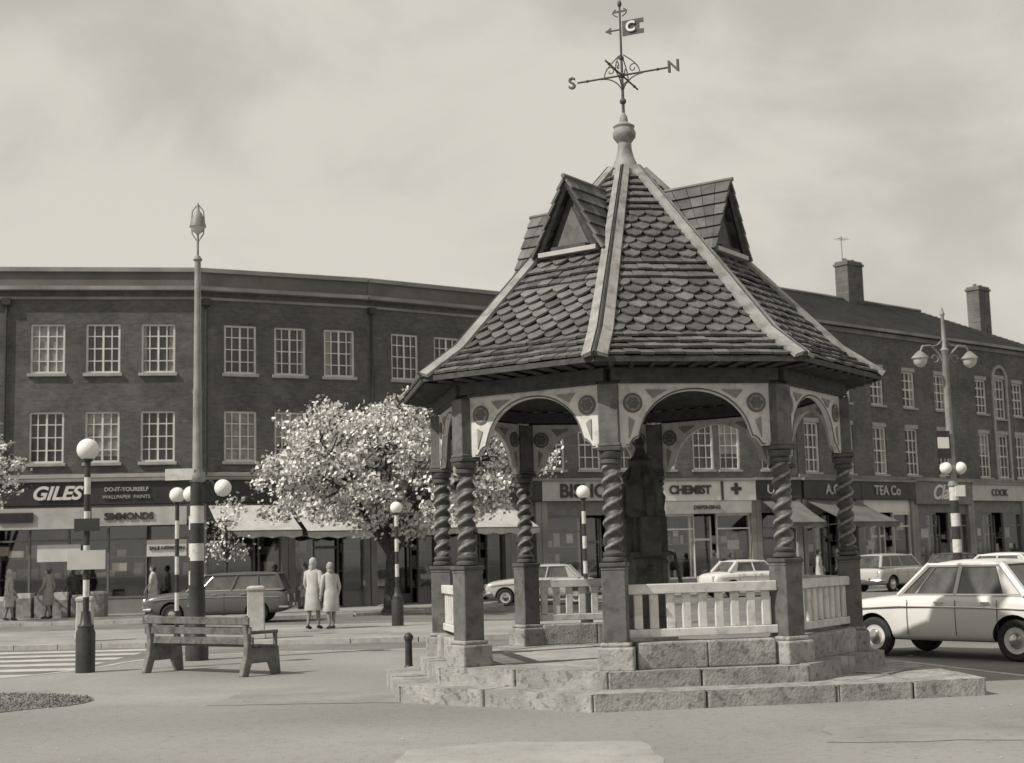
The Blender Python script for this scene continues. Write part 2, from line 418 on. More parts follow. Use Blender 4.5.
# roof
prof=[(2.87,3.75),(2.42,4.09),(.20,6.62)]
L1=math.hypot(prof[0][0]-prof[1][0],prof[1][1]-prof[0][1]); L2=math.hypot(prof[1][0]-prof[2][0],prof[2][1]-prof[1][1])
def S(v):
    if v<L1: t=v/L1; a,b=prof[0],prof[1]
    else: t=(v-L1)/L2; a,b=prof[1],prof[2]
    return a[0]+(b[0]-a[0])*t, a[1]+(b[1]-a[1])*t
def Nn(v):
    a,b=(prof[0],prof[1]) if v<L1 else (prof[1],prof[2])
    d=Vector((b[0]-a[0],b[1]-a[1])).normalized(); return d.y,-d.x
base=MB(); tl=MB(); hp=MB(); so=MB()
OFF=-12.5
for i in range(8):
    ac=(th(i)+th(i+1))/2; o=pol(1,ac); l=Vector((math.cos(ac),math.sin(ac),0))
    def W3(u,v,w,nv=None):
        r,z=S(v); nr,nz=Nn(v if nv is None else nv)
        return o*(r+nr*w)+l*u+Vector((0,0,z+nz*w))
    rows=[0,L1,L1+L2]
    vs=[]
    for v in rows:
        h=S(v)[0]*T22; vs+=[W3(-h,v,0),W3(h,v,0)]
    base.add(vs,[(0,1,3,2),(2,3,5,4)])
    ea=prof[0][0]; ez=prof[0][1]
    h=ea*T22
    so.add([o*ea-l*h+Vector((0,0,ez-.01)),o*ea+l*h+Vector((0,0,ez-.01)),o*2.3+l*2.3*T22+Vector((0,0,3.70)),o*2.3-l*2.3*T22+Vector((0,0,3.70))],[(0,1,2,3)])
    so.add([o*2.3-l*2.3*T22+Vector((0,0,3.70)),o*2.3+l*2.3*T22+Vector((0,0,3.70)),o*.05+Vector((0,0,4.4))],[(0,1,2)])
    for k in range(9):
        u=-1.0+2.0*k/8
        so.tube([o*(ea-.02)+l*u+Vector((0,0,ez-.045)),o*2.4+l*u*.9+Vector((0,0,3.69))],.03,4,0)
    Ff=Matrix.Translation(o*(ea+.005))@Matrix.Rotation(ac,4,'Z'); so.box((0,0,ez-.02),(2*h,.03,.06),0,Ff)
    ex=.142; v=0.0; row=0
    while v<L1+L2-.12:
        fish=(4<=row<=10) or (14<=row<=20)
        tw_=.235 if fish else .17
        off=(row%2)*tw_/2
        hw=S(min(v+.05,L1+L2))[0]*T22
        n=int(hw*2/tw_)+3
        for k in range(-n//2-1,n//2+2):
            u0=k*tw_+off; u1=u0+tw_-.010
            if u1<-hw or u0>hw: continue
            lift=U(0,.013); 
            um=(u0+u1)/2; hwid=(u1-u0)/2; jj_=U(-.006,.006)
            if fish: low=[(um-hwid,.085),(um-hwid*.92,.045),(um-hwid*.6,-.008),(um,-.045+jj_),(um+hwid*.6,-.008),(um+hwid*.92,.045),(um+hwid,.085)]
            else: j=U(-.009,.009); low=[(u0,j),(u1,j+U(-.005,.005))]
            top=[(u1,ex*1.25),(u0,ex*1.25)]
            pts=low+top; vs=[]
            for (uu,dv) in pts:
                vv2=min(v+dv,L1+L2)
                hh=S(max(0,vv2))[0]*T22-.01
                uu=max(-hh,min(hh,uu))
                w=.058+lift-.05*(dv/(ex*1.25)) if dv>0 else .058+lift
                r,z=S(max(vv2,0)); 
                extra=min(vv2,0)
                nr,nz=Nn(v+.02)
                vs.append(o*(r+nr*w-extra*.75)+l*uu+Vector((0,0,z+nz*w+extra*.6)))
            m=len(pts); vs2=[p-o*.02*nr-Vector((0,0,.032*nz)) for p in vs]
            mi=random.choice([0,0,0,1,1,2])
            tl.add(vs+vs2,[tuple(range(m))]+[(q,q+m,(q+1)%m+m,(q+1)%m) for q in range(m)],mi)
        v+=ex; row+=1
    a=th(i); oc=pol(1,a); lc=Vector((math.cos(a),math.sin(a),0))
    path=[(prof[k][0]/C22,prof[k][1]) for k in range(3)]
    path[0]=(path[0][0]+.02,path[0][1]-.02)
    for si_,((ra,za),(rb,zb)) in enumerate(zip(path[:-1],path[1:])):
        d=Vector((rb-ra,zb-za)).normalized(); nr,nz=d.y,-d.x
        def hpnt(r,z,u,w): 
            return oc*(r+nr*w-abs(u)*.30*nr)+lc*u+Vector((0,0,z+nz*w-abs(u)*.30*nz))
        for sec,mi in (([(-.145,.05),(-.145,.09),(-.035,.105),(-.035,.05)],0),([(.035,.05),(.035,.105),(.145,.09),(.145,.05)],0),([(-.034,.04),(-.03,.085),(0,.10),(.03,.085),(.034,.04)],1)):
            kk=.62 if si_==1 else 1
            vs=[hpnt(ra,za,u,w) for u,w in sec]+[hpnt(rb,zb,u*kk,w) for u,w in sec]
            m=len(sec); hp.add(vs,[(q,(q+1)%m,m+(q+1)%m,m+q) for q in range(m)]+[tuple(range(m)),tuple(range(2*m-1,m-1,-1))],mi)
base.build('roof_deck',[M_under],PV,M=PM); so.build('soffit',[M_timber],PV,M=PM)
tl.build('roof_tiles',T,PV,M=PM,recalc=False)
hp.build('hip_boards',[M_lead,M_timber],PV,M=PM)
gb=MB(); gt=MB()
for i in (7,1,3,5):
    ac=(th(i)+th(i+1))/2
    F=Matrix.Rotation(ac,4,'Z')
    rF=1.50; zb=5.36; za=6.20; hw=.42
    gb.add([(-hw+.06,-rF+.14,zb),(hw-.06,-rF+.14,zb),(0,-rF+.14,za-.08),(-hw+.06,-1.1,zb),(hw-.06,-1.1,zb),(0,-.5,za-.08)],[(0,1,2),(0,3,4,1),(0,2,5,3),(1,4,5,2)],1,F)
    gb.add([(-hw*.55,-rF+.13,zb+.06),(hw*.55,-rF+.13,zb+.06),(0,-rF+.13,za-.28)],[(0,1,2)],2,F)
    for s in(-1,1):
        gb.tube([(s*hw,-rF+.03,zb+.0),(0,-rF+.03,za-.01)],.032,4,1,F)
    gb.bx(-hw,hw,-rF-.02,-rF+.16,zb-.06,zb-.005,0,F)
    gb.bx(-hw*.6,hw*.6,-rF+.02,-rF+.16,zb-.005,zb+.05,1,F)
    nS=6
    for s in(-1,1):
        for k in range(nS):
            t0=k/nS; t1=(k+1)/nS+.03
            def q(t,w):
                x=s*(hw+.07)*(1-t); z=zb-.07+(za+.05-zb+.07)*t
                rb=max(.35,2.42-(z-4.09)/1.14-.05)
                return (x+s*w*.88,-rF-.03,z+w*.45),(x+s*w*.88,-rb,z+w*.45)
            a0,b0=q(t0,.05); a1,b1=q(min(t1,1),.02); a2,b2=q(t0,.015); a3,b3=q(min(t1,1),-.01)
            nt_=5
            for m in range(nt_):
                f0=m/nt_+.004; f1=(m+1)/nt_-.004
                def lp(p,r_,f): return tuple(p[c]+(r_[c]-p[c])*f for c in range(3))
                vs=[lp(a0,b0,f0),lp(a0,b0,f1),lp(a1,b1,f1),lp(a1,b1,f0),lp(a2,b2,f0),lp(a2,b2,f1),lp(a3,b3,f1),lp(a3,b3,f0)]
                gt.add(vs,[(0,1,2,3),(4,7,6,5),(0,4,5,1),(1,5,6,2),(2,6,7,3),(3,7,4,0)],random.choice([0,1,2]),F)
    gb.tube([(0,-rF-.05,za+.075),(0,-.45,za+.075)],.03,6,2,F)
gb.build('gablet_fronts',[M_flight,M_timber,M_postm],PV,M=PM); gt.build('gablet_tiles',T,PV,M=PM,recalc=False)
mb=MB(); mb.lathe([(.36,6.42),(.34,6.50),(.30,6.58),(.29,6.62),(.20,6.66),(.17,6.72),(.12,6.84),(.095,6.95),(.09,7.04),(.12,7.08),(.15,7.12),(.155,7.18),(.13,7.24),(.145,7.27),(.10,7.30),(.06,7.33),(.05,7.40),(.02,7.46)],24)
mb.build('finial',[M_lead],PV,smooth=35,M=PM)
mb=MB(); wz=7.98
mb.tube([(0,0,7.35),(0,0,9.02)],[.022,.012],8)
mb.ell((0,0,7.62),(.045,.045,.045)); mb.ell((0,0,8.22),(.035,.035,.035)); mb.ell((0,0,8.98),(.03,.03,.05)); mb.ell((0,0,wz),(.04,.04,.04))
yaw=Matrix.Rotation(math.radians(-24),4,'Z')
for k in range(4):
    A=yaw@Matrix.Rotation(k*math.pi/2,4,'Z')
    mb.tube([(0,0,wz),(.64,0,wz)],.013,6,0,A)
    pts=[(.0+.30*(1-math.cos(t)),0,wz-.27+.26*math.sin(t)) for t in [j*math.pi/2/8 for j in range(9)]]
    mb.tube(pts,.009,5,0,A)
    pts=[(.16+.07*math.cos(t)*(1-t/9),0,wz+.08+.07*math.sin(t)*(1-t/9)) for t in [j*.6 for j in range(12)]]
    mb.tube(pts,.008,5,0,A)
    pts=[(.03+.22*math.sin(t),0,wz+.28-.27*(t/1.57)) for t in [j*1.57/8 for j in range(9)]]
    mb.tube(pts,.008,5,0,A)
    mb.ell((.5,0,wz),(.03,.02,.02),0,A)
mb.tube([(-.17,0,8.62),(.0,0,8.62)],.011,6,0,yaw); mb.add([(-.13,-.006,8.57),(-.22,-.006,8.62),(-.13,-.006,8.67),(-.13,.006,8.57),(-.22,.006,8.62),(-.13,.006,8.67)],[(0,1,2),(5,4,3),(0,3,4,1),(1,4,5,2),(2,5,3,0)],0,yaw)
mb.bx(.03,.27,-.008,.008,8.52,8.73,0,yaw); mb.bx(.27,.33,-.008,.008,8.52,8.58,0,yaw); mb.bx(.27,.33,-.008,.008,8.67,8.73,0,yaw)
for s in(-1,1):
    pts=[(s*(.03+.07*math.sin(t)),0,8.80+.12*t/3.1) for t in [j*.35 for j in range(9)]]; mb.tube(pts,.008,5,0,yaw)
mb.bx(-.10,.10,-.006,.006,8.86,8.885,0,yaw)
mb.build('weather_vane',[M_iron],PV,M=PM,smooth=40)
for s,ch in((-1,'S'),(1,'N')):
    t=text(ch,.22,PM@yaw@Matrix.Translation((s*.72,0,wz)),M_iron,PV,'vane_letter'); t.data.offset=.004
text('C',.19,PM@yaw@Matrix.Translation((.15,-.012,8.625)),M_fwhite,PV,'vane_badge',bold=.006)
# pump in the centre
mb=MB()
mb.box((0,0,.43),(.9,.9,.14),1); mb.box((0,0,.56),(.62,.62,.14),1)
mb.box((0,0,1.35),(.38,.38,1.5),0); mb.box((0,0,.72),(.46,.46,.22),0); mb.box((0,0,1.62),(.50,.50,.07),0); mb.box((0,0,2.13),(.46,.46,.08),0)
for sx,sy in((1,0),(-1,0),(0,1),(0,-1)):
    mb.box((sx*.21,sy*.21,1.85),(.16 if sx else .26,.16 if sy else .26,.5),0)
    mb.tube([(sx*.24,sy*.24,2.1),(sx*.28,sy*.28,2.35),(sx*.19,sy*.19,2.5),(sx*.22,sy*.22,2.62),(sx*.14,sy*.14,2.74)],[.05,.06,.05,.045,.02],8,0)
mb.lathe([(.27,2.15),(.27,2.35),(.25,2.5),(.19,2.62),(.15,2.74),(.16,2.82),(.10,2.88),(.06,2.98),(.07,3.03),(.01,3.14)],8,ph=math.pi/8)
mb.tube([(0,-.17,1.45),(0,-.36,1.45),(0,-.42,1.36)],[.04,.035,.03],8); mb.tube([(.18,0,1.7),(.42,-.02,1.62),(.52,-.03,1.1)],[.03,.025,.03],8)
mb.build('village_pump',[M_timber,M_stone],None,bevel=.01,M=Matrix.Translation((CX+.05,CY,-.014))@Matrix.Rotation(.3,4,'Z'))

# ------------------------------------------------------------ buildings
def wall(mbw,L,z0,z1,ops,depth=.16,x0=0,mi=0,mr=1):
    xs=sorted({x0,L}|{a for o in ops for a in(o[0],o[1])}); zs=sorted({z0,z1}|{a for o in ops for a in(o[2],o[3])})
    for i in range(len(xs)-1):
        for j in range(len(zs)-1):
            cx=(xs[i]+xs[i+1])/2; cz=(zs[j]+zs[j+1])/2
            if any(o[0]<cx<o[1] and o[2]<cz<o[3] for o in ops): continue
            mbw.add([(xs[i],0,zs[j]),(xs[i+1],0,zs[j]),(xs[i+1],0,zs[j+1]),(xs[i],0,zs[j+1])],[(0,1,2,3)],mi)
    for a,b,c,d in ops:
        mbw.add([(a,0,c),(b,0,c),(b,0,d),(a,0,d),(a,depth,c),(b,depth,c),(b,depth,d),(a,depth,d)],[(0,4,5,1),(1,5,6,2),(2,6,7,3),(3,7,4,0)],mr)
def window(fr,gl,o,nv,nh,thick=.035,sash=False):
    a,b,c,d=o; w=b-a; h=d-c
    gl.add([(a,.15,c),(b,.15,c),(b,.15,d),(a,.15,d)],[(0,1,2,3)],0)
    r=R_()
    if r<.4:
        for s_ in (0,1):
            cw=w*U(.12,.32)
            if s_==0: gl.add([(a,.146,c),(a+cw,.146,c),(a+cw*.8,.146,d),(a,.146,d)],[(0,1,2,3)],1)
            else: gl.add([(b-cw,.146,c),(b,.146,c),(b,.146,d),(b-cw*.8,.146,d)],[(0,1,2,3)],1)
    elif r<.72:
        zz=c+h*U(.0,.6); gl.add([(a,.146,zz),(b,.146,zz),(b,.146,d),(a,.146,d)],[(0,1,2,3)],1)
    f=.075
    fr.bx(a,a+f,.07,.14,c,d); fr.bx(b-f,b,.07,.14,c,d); fr.bx(a+f,b-f,.07,.14,c,c+f); fr.bx(a+f,b-f,.07,.14,d-f,d)
    for k in range(1,nv):
        x=a+w*k/nv; t=thick*1.9 if (nv==4 and k in(2,)) else thick
        fr.bx(x-t/2,x+t/2,.085,.13,c+f,d-f)
    for k in range(1,nh):
        z=c+h*k/nh; t=.06 if(sash and k==nh//2) else thick
        fr.bx(a+f,b-f,.09,.127,z-t/2,z+t/2)
def shopfront(B,M,s0,s1,fas,ftz=(3.9,4.72),stall=0.55,light=False,door=None,blind=0):
    W=B['wood']; G=B['glass']; I=B['int']; mi_w=1 if light else 0
    W.bx(s0+.01,s0+.26,-.14,.3,0,3.88,2); W.bx(s1-.26,s1-.01,-.14,.3,0,3.88,2)
    W.bx(s0+.02,s1-.02,-.24,.0,ftz[0],ftz[1],3+fas)
    W.bx(s0,s1,-.32,.0,ftz[1]+.003,ftz[1]+.11,2)
    W.bx(s0+.26,s1-.26,-.02,.25,3.3,3.88,mi_w if not blind else 4)
    a=s0+.26; b=s1-.26; dw=1.1; dx=door if door is not None else (a+b)/2-dw/2
    for (p,q) in((a,dx),(dx+dw,b)):
        if q-p<.4: continue
        W.bx(p,q,.02,.16,0,stall,2)
        W.bx(p,q,.0,.14,stall+.003,stall+.07,mi_w); W.bx(p,q,.0,.14,3.2,3.297,mi_w)
        G.add([(p,.08,stall+.07),(q,.08,stall+.07),(q,.08,3.2),(p,.08,3.2)],[(0,1,2,3)])
        k=max(1,round((q-p)/1.5))
        for j in range(k+1):
            x=p+(q-p)*j/k; W.bx(max(p,x-.035),min(q,x+.035),.003,.137,stall+.073,3.197,mi_w)
        W.bx(p+.04,q-.04,.02,.12,2.62,2.68,mi_w)
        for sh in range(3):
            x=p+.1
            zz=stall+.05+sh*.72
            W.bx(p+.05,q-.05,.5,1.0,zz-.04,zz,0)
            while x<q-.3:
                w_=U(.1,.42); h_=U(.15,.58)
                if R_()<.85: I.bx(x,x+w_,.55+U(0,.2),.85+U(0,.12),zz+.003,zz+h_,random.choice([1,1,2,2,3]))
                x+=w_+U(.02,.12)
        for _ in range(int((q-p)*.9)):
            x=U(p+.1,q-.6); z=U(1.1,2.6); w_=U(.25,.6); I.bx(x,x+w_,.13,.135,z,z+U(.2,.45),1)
    W.bx(dx,dx+.08,.5,.6,0,3.2,mi_w); W.bx(dx+dw-.08,dx+dw,.5,.6,0,3.2,mi_w); W.bx(dx+.08,dx+dw-.08,.5,.6,2.15,2.25,mi_w); W.bx(dx+.08,dx+dw-.08,.5,.6,0,.35,mi_w)
    G.add([(dx+.08,.55,.35),(dx+dw-.08,.55,.35),(dx+dw-.08,.55,3.2),(dx+.08,.55,3.2)],[(0,1,2,3)])
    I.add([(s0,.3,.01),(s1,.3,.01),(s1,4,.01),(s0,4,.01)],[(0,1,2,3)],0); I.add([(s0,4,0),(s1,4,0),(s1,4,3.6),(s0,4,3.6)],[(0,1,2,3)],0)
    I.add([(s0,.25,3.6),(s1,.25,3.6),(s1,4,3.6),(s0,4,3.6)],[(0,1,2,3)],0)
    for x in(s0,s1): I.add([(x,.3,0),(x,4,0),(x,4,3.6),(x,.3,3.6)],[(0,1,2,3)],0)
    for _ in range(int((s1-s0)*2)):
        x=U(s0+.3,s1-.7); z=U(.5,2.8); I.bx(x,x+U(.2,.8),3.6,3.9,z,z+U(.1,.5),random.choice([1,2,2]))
def awning(A,s0,s1,zt=3.78,zb=2.8,out=2.1,mi=0):
    n=max(2,int((s1-s0)/.6)); 
    rows=[(0,0),(.5,.05),(1,0)]
    dr=[U(-.02,.02) for _ in range(n+1)]
    for i in range(n):
        a=s0+(s1-s0)*i/n; b=s0+(s1-s0)*(i+1)/n
        for (t0,d0),(t1,d1) in zip(rows[:-1],rows[1:]):
            y0=-.26-(out)*t0; y1=-.26-out*t1; z0=zt-(zt-zb)*t0-d0; z1=zt-(zt-zb)*t1-d1
            A.add([(a,y0,z0+dr[i]*(t0==.5)),(b,y0,z0+dr[i+1]*(t0==.5)),(b,y1,z1+dr[i+1]*(t1==.5)),(a,y1,z1+dr[i]*(t1==.5))],[(0,1,2,3)],mi)
        y=-.26-out
        A.add([(a,y,zb),(b,y,zb),(b,y+dr[i+1],zb-.20),((a+b)/2,y-.01,zb-.27),(a,y+dr[i],zb-.20)],[(0,1,2,3,4)],mi)
    for x in(s0+.03,s1-.03):
        A.tube([(x,-.15,2.6),(x,-.26-out,zb-.02)],.015,5,2)
    A.tube([(s0,-.26-out,zb),(s1,-.26-out,zb)],.02,5,2)
SHM=[M_fmid,M_wf,M_cop,M_fdark,M_flight,M_fwhite,M_fmid]
def mkB(): return {'wood':MB(),'glass':MB(),'int':MB(),'awn':MB()}
def finB(B,par,M,tag=''):
    B['wood'].build('shopfront_joinery',SHM,par,M=M); B['glass'].build('shop_windows',[M_glass],par,M=M,recalc=False)
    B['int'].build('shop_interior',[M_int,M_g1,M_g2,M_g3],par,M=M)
    if B['awn'].v: B['awn'].build('awnings',[M_awn,M_awnd,M_iron],par,M=M,recalc=False)

LB=empty('brick_shop_parade',(-12,52,0))
P=[(-32,48.0),(-11.5,51),(-5.6,53.7),(-.3,57.3)]
winS=[[15.34,17.29,19.25,8.6,10.55,12.5,1.9,3.8,5.7],[1.54,3.44,5.38][:3],[1.7,3.65,5.5]]
for fi in range(3):
    M,L=frame(P[fi],P[fi+1]); H=12.0
    ops=[]
    for s in winS[fi]:
        ops+=[(s-.61,s+.61,5.42,7.28),(s-.61,s+.61,8.68,10.5)]
    w=MB(); wall(w,L,3.88,11.72,ops); w.build('wall',[M_brick,M_brick],LB,M=M)
    fr=MB(); gl=MB(); si=MB()
    for o in ops:
        window(fr,gl,o,4,4)
        si.bx(o[0]-.08,o[1]+.08,-.09,.06,o[2]-.12,o[2]-.003)
    fr.build('window_frames',[M_wf],LB,M=M); gl.build('window_panes',[M_wg,M_wc],LB,M=M)
    si.bx(0,L,-.10,0,4.86,5.0); si.build('window_sills',[M_sill],LB,M=M,bevel=.01)
    c=MB(); c.bx(0,L,-.28,.3,11.72,11.86,0); c.bx(0,L,-.14,.3,11.862,12.4,1); c.bx(0,L,-.24,.4,12.402,12.56,0); c.bx(0,L,-.05,0,11.4,11.5,0)
    c.build('cornice',[M_cop,M_parap],LB,M=M)
    rfm=MB(); rfm.add([(0,.3,12.2),(L,.3,12.2),(L,11,12.2),(0,11,12.2)],[(0,1,2,3)]); rfm.add([(0,4.1,0),(L,4.1,0),(L,4.1,12.2),(0,4.1,12.2)],[(0,1,2,3)]); 
    if fi==0: rfm.add([(0,.0,0),(0,11,0),(0,11,12.4),(0,.0,12.4)],[(0,1,2,3)])
    if fi==2: rfm.add([(L,.0,0),(L,11,0),(L,11,12.4),(L,.0,12.4)],[(0,1,2,3)])
    rfm.build('roof',[M_slate],LB,M=M)
    dp=MB(); 
    for s in ([13.9] if fi==0 else [.25] if fi==1 else [.2]): dp.tube([(s,-.07,4.9),(s,-.07,11.4)],.05,8); dp.box((s,-.1,11.3),(.3,.2,.25))
    dp.build('downpipes',[M_black],LB,M=M)
    B=mkB()
    if fi==0:
        shopfront(B,M,0.2,7.0,1); shopfront(B,M,7.0,13.2,3); shopfront(B,M,13.2,L,0,blind=1,door=18.9)
        B['awn'].bx(13.5,16.9,-.3,-.26,3.05,3.80,0); B['awn'].bx(17.0,L-.4,-.3,-.26,3.12,3.78,0)
        B['wood'].bx(13.8,15.0,-.36,-.32,3.3,3.65,3); 
        awning(B['awn'],1,6.5)
        text('GILES',.66,M@Matrix.Translation((15.75,-.27,4.3)),M_fwhite,LB,'sign_lettering',shear=.3,bold=.02,sx=1.05)
        text('DO-IT-YOURSELF',.2,M@Matrix.Translation((18.2,-.27,4.42)),M_flight,LB,'sign_lettering',bold=.004)
        text('WALLPAPER  PAINTS',.18,M@Matrix.Translation((18.2,-.27,4.15)),M_flight,LB,'sign_lettering')
        text('SIMMONDS',.34,M@Matrix.Translation((18.3,-.32,3.45)),M_fdark,LB,'sign_lettering',bold=.01)
        B['wood'].bx(18.9,20.3,-.06,-.03,2.0,2.6,5); B['wood'].bx(15.1,16.6,-.06,-.03,1.9,2.5,1)
        text('SALE NOW ON',.18,M@Matrix.Translation((19.6,-.08,2.3)),M_fdark,LB,'poster_lettering',bold=.004)
    elif fi==1:
        shopfront(B,M,0,3.3,0); shopfront(B,M,3.3,L,3); awning(B['awn'],.3,3.2); awning(B['awn'],3.4,L-.1,zb=2.75)
        text('FRUITERER',.34,M@Matrix.Translation((4.9,-.27,4.3)),M_flight,LB,'sign_lettering')
    else:
        shopfront(B,M,0,3.2,0); shopfront(B,M,3.2,L,0); awning(B['awn'],.2,3.1); awning(B['awn'],3.4,L-.1)
        text('BANK',.5,M@Matrix.Translation((4.8,-.27,4.3)),M_flight,LB,'sign_lettering',bold=.01)
    finB(B,LB,M)
def pitched(par,M,L,eave,ridge,depth,hipR=0,s0=0):
    r=MB(); d=depth
    r.add([(s0,-.35,eave),(L+.2,-.35,eave),(L-hipR,d,ridge),(s0,d,ridge)],[(0,1,2,3)])
    if hipR: r.add([(L+.2,-.35,eave),(L+.2,2*d,eave),(L-hipR,d,ridge)],[(0,1,2)])
    r.add([(s0,2*d,eave),(L+.2,2*d,eave),(L-hipR,d,ridge),(s0,d,ridge)],[(3,2,1,0)])
    n=22
    for k in range(n):
        t=k/n; z=eave+(ridge-eave)*t; y=-.35+(d+.35)*t; xr=L+.2-(hipR+.2)*t
        r.box(((s0+xr)/2,y,z+.012),(xr-s0,.05,.02),0)
    r.tube([(s0,d,ridge+.03),(L-hipR,d,ridge+.03)],.1,6,1)
    r.bx(s0,L+.15,-.42,-.3,eave-.14,eave-.01,2)
    r.build('pitched_roof',[M_slate,M_parap,M_cop],par,M=M,recalc=False)
MBd=empty('brick_shop_terrace',(6,60,0))
M,L=frame((-.28,57.32),(12.6,62.3)); Lm=L
ops=[]
for s in [2.06,3.7,5.5,7.2,9.1,10.4,12.5]: ops+=[(s-.5,s+.5,5.2,7.3),(s-.5,s+.5,8.5,10.2)]
w=MB(); wall(w,L,3.88,11.9,ops); w.build('wall',[M_brick2,M_brick2],MBd,M=M)
fr=MB(); gl=MB(); si=MB()
for o in ops: window(fr,gl,o,3,4,sash=True); si.bx(o[0]-.08,o[1]+.08,-.09,.06,o[2]-.1,o[2]-.003); si.bx(o[0]-.02,o[1]+.02,-.03,0,o[3]+.003,o[3]+.2)
fr.build('window_frames',[M_wf],MBd,M=M); gl.build('window_panes',[M_wg,M_wc],MBd,M=M); si.build('window_sills',[M_sill],MBd,M=M)
pitched(MBd,M,L,12.0,14.45,4.5,s0=4)
x=MB(); x.add([(0,4.1,0),(L,4.1,0),(L,4.1,12),(0,4.1,12)],[(0,1,2,3)]); x.add([(4,0,12),(4,9,12),(4,4.5,14.45)],[(0,1,2)]); x.add([(0,0,11.9),(4,0,11.9),(4,9,11.9),(0,9,11.9)],[(0,1,2,3)]); x.build('party_wall',[M_brick2],MBd,M=M)
B=mkB(); shopfront(B,M,0,1.4,0); shopfront(B,M,1.4,6.2,1); shopfront(B,M,6.6,11.5,2,light=True,ftz=(3.85,4.7)); shopfront(B,M,11.5,L,0)
B['awn'].bx(7.0,11.2,-.3,-.26,3.3,3.82,0)
awning(B['awn'],11.8,L-.2,mi=1)
B['wood'].bx(6.2,6.6,-.1,.2,0,4.7,2)
B['wood'].bx(9.75,9.85,-.30,-.241,3.87,4.68,3)
finB(B,MBd,M)
text('BISHOPS',.78,M@Matrix.Translation((3.65,-.27,4.28)),M_fdark,MBd,'sign_lettering',bold=.02)
text('CHEMIST',.5,M@Matrix.Translation((8.25,-.27,4.3)),M_fdark,MBd,'sign_lettering',bold=.02)
text('+',.9,M@Matrix.Translation((10.5,-.27,4.3)),M_fdark,MBd,'sign_emblem',bold=.04)
text('U.',.6,M@Matrix.Translation((12.3,-.27,4.3)),M_flight,MBd,'sign_lettering')
text('DISPENSING',.24,M@Matrix.Translation((9.0,-.32,3.56)),M_fdark,MBd,'sign_lettering')
RB=empty('brick_shop_terrace',(20,69,0))
M,L=frame((12.63,62.32),(27.7,75)); L=30.0
ops=[]; 
for s in [1.06,3.6,6.2,8.8,11.5,15.2,18.7,22,24.6,27.2]: ops+=[(s-.52,s+.52,5.1,7.35),(s-.52,s+.52,8.4,10.15)]
ops+=[(16.4,17.5,5.1,7.35),(16.4,17.5,8.2,10.3)]
w=MB(); wall(w,L,3.88,12.0,ops); w.build('wall',[M_brick2,M_brick2],RB,M=M)
fr=MB(); gl=MB(); si=MB()
for o in ops:
    window(fr,gl,o,3,4,sash=True,thick=.045); si.bx(o[0]-.08,o[1]+.08,-.09,.06,o[2]-.1,o[2]-.003); si.bx(o[0]-.02,o[1]+.02,-.03,0,o[3]+.003,o[3]+.2)
for k in range(12):
    a=math.pi*k/11; si.box((16.95+.66*math.cos(a),-.05,10.3+.66*math.sin(a)),(.17,.12,.17),0)
si.bx(16.2,16.37,-.08,0,4.9,10.3); si.bx(17.53,17.7,-.08,0,4.9,10.3)
fr.build('window_frames',[M_wf],RB,M=M); gl.build('window_panes',[M_wg,M_wc],RB,M=M); si.build('window_sills',[M_sill],RB,M=M)
pitched(RB,M,21.5,12.05,14.6,4.5,hipR=4.5)
c=MB(); c.bx(21.8,L,-.2,.35,12.003,12.25,0); c.bx(21.8,L,-.1,.3,12.252,12.5,1); c.bx(0,L,-.06,0,4.86,5.0,0); c.bx(0,21.8,-.12,0,11.7,11.9,0); c.build('cornice',[M_cop,M_parap],RB,M=M)
x=MB(); x.add([(0,4.1,0),(L,4.1,0),(L,4.1,12),(0,4.1,12)],[(0,1,2,3)]); x.add([(21.8,.3,12.1),(L,.3,12.1),(L,9,12.1),(21.8,9,12.1)],[(0,1,2,3)]); x.build('party_wall',[M_slate],RB,M=M)
def chimney(par,M,s,y,z0,z1,w,d,pots=3):
    m=MB(); m.bx(s-w/2,s+w/2,y-d/2,y+d/2,z0,z1-.25,0); m.bx(s-w/2-.06,s+w/2+.06,y-d/2-.06,y+d/2+.06,z1-.247,z1-.12,0); m.bx(s-w/2,s+w/2,y-d/2,y+d/2,z1-.117,z1,1)
    for k in range(pots): m.lathe([(.12,z1),(.10,z1+.12),(.12,z1+.15)],10,(s-w/2+w*(k+.5)/pots,y,0),1)
    m.build('chimney',[M_brick2,M_parap],par,M=M)
chimney(RB,M,10.7,4.5,13.0,16.65,1.3,.8,2); chimney(RB,M,23.0,4.5,11.5,16.6,1.15,.8,2)
m=MB(); m.tube([(10.2,4.5,16.5),(10.2,4.5,18.0)],.018,5); m.tube([(9.9,4.5,17.85),(10.6,4.5,17.85)],.01,4)
for k in range(4): m.tube([(9.95+k*.2,4.2,17.85),(9.95+k*.2,4.8,17.85)],.008,4)
m.build('tv_aerial',[M_iron],RB,M=M)
B=mkB(); shopfront(B,M,0,4.2,0); shopfront(B,M,4.2,8.5,0,light=True); shopfront(B,M,8.5,13.4,3,ftz=(3.7,4.8)); shopfront(B,M,13.4,18.5,1); shopfront(B,M,18.5,24,3); shopfront(B,M,24,L,0)
awning(B['awn'],.2,4.0,mi=1); 
finB(B,RB,M)
text('A.Co',.62,M@Matrix.Translation((2.2,-.27,4.3)),M_flight,RB,'sign_lettering',bold=.01)
text('TEA Co',.62,M@Matrix.Translation((6.2,-.27,4.3)),M_flight,RB,'sign_lettering',bold=.01)
text('Class',1.0,M@Matrix.Translation((10.9,-.27,4.25)),M_fwhite,RB,'sign_lettering',shear=.4,bold=.02)
text('COOK',.5,M@Matrix.Translation((15.9,-.27,4.3)),M_fdark,RB,'sign_lettering')

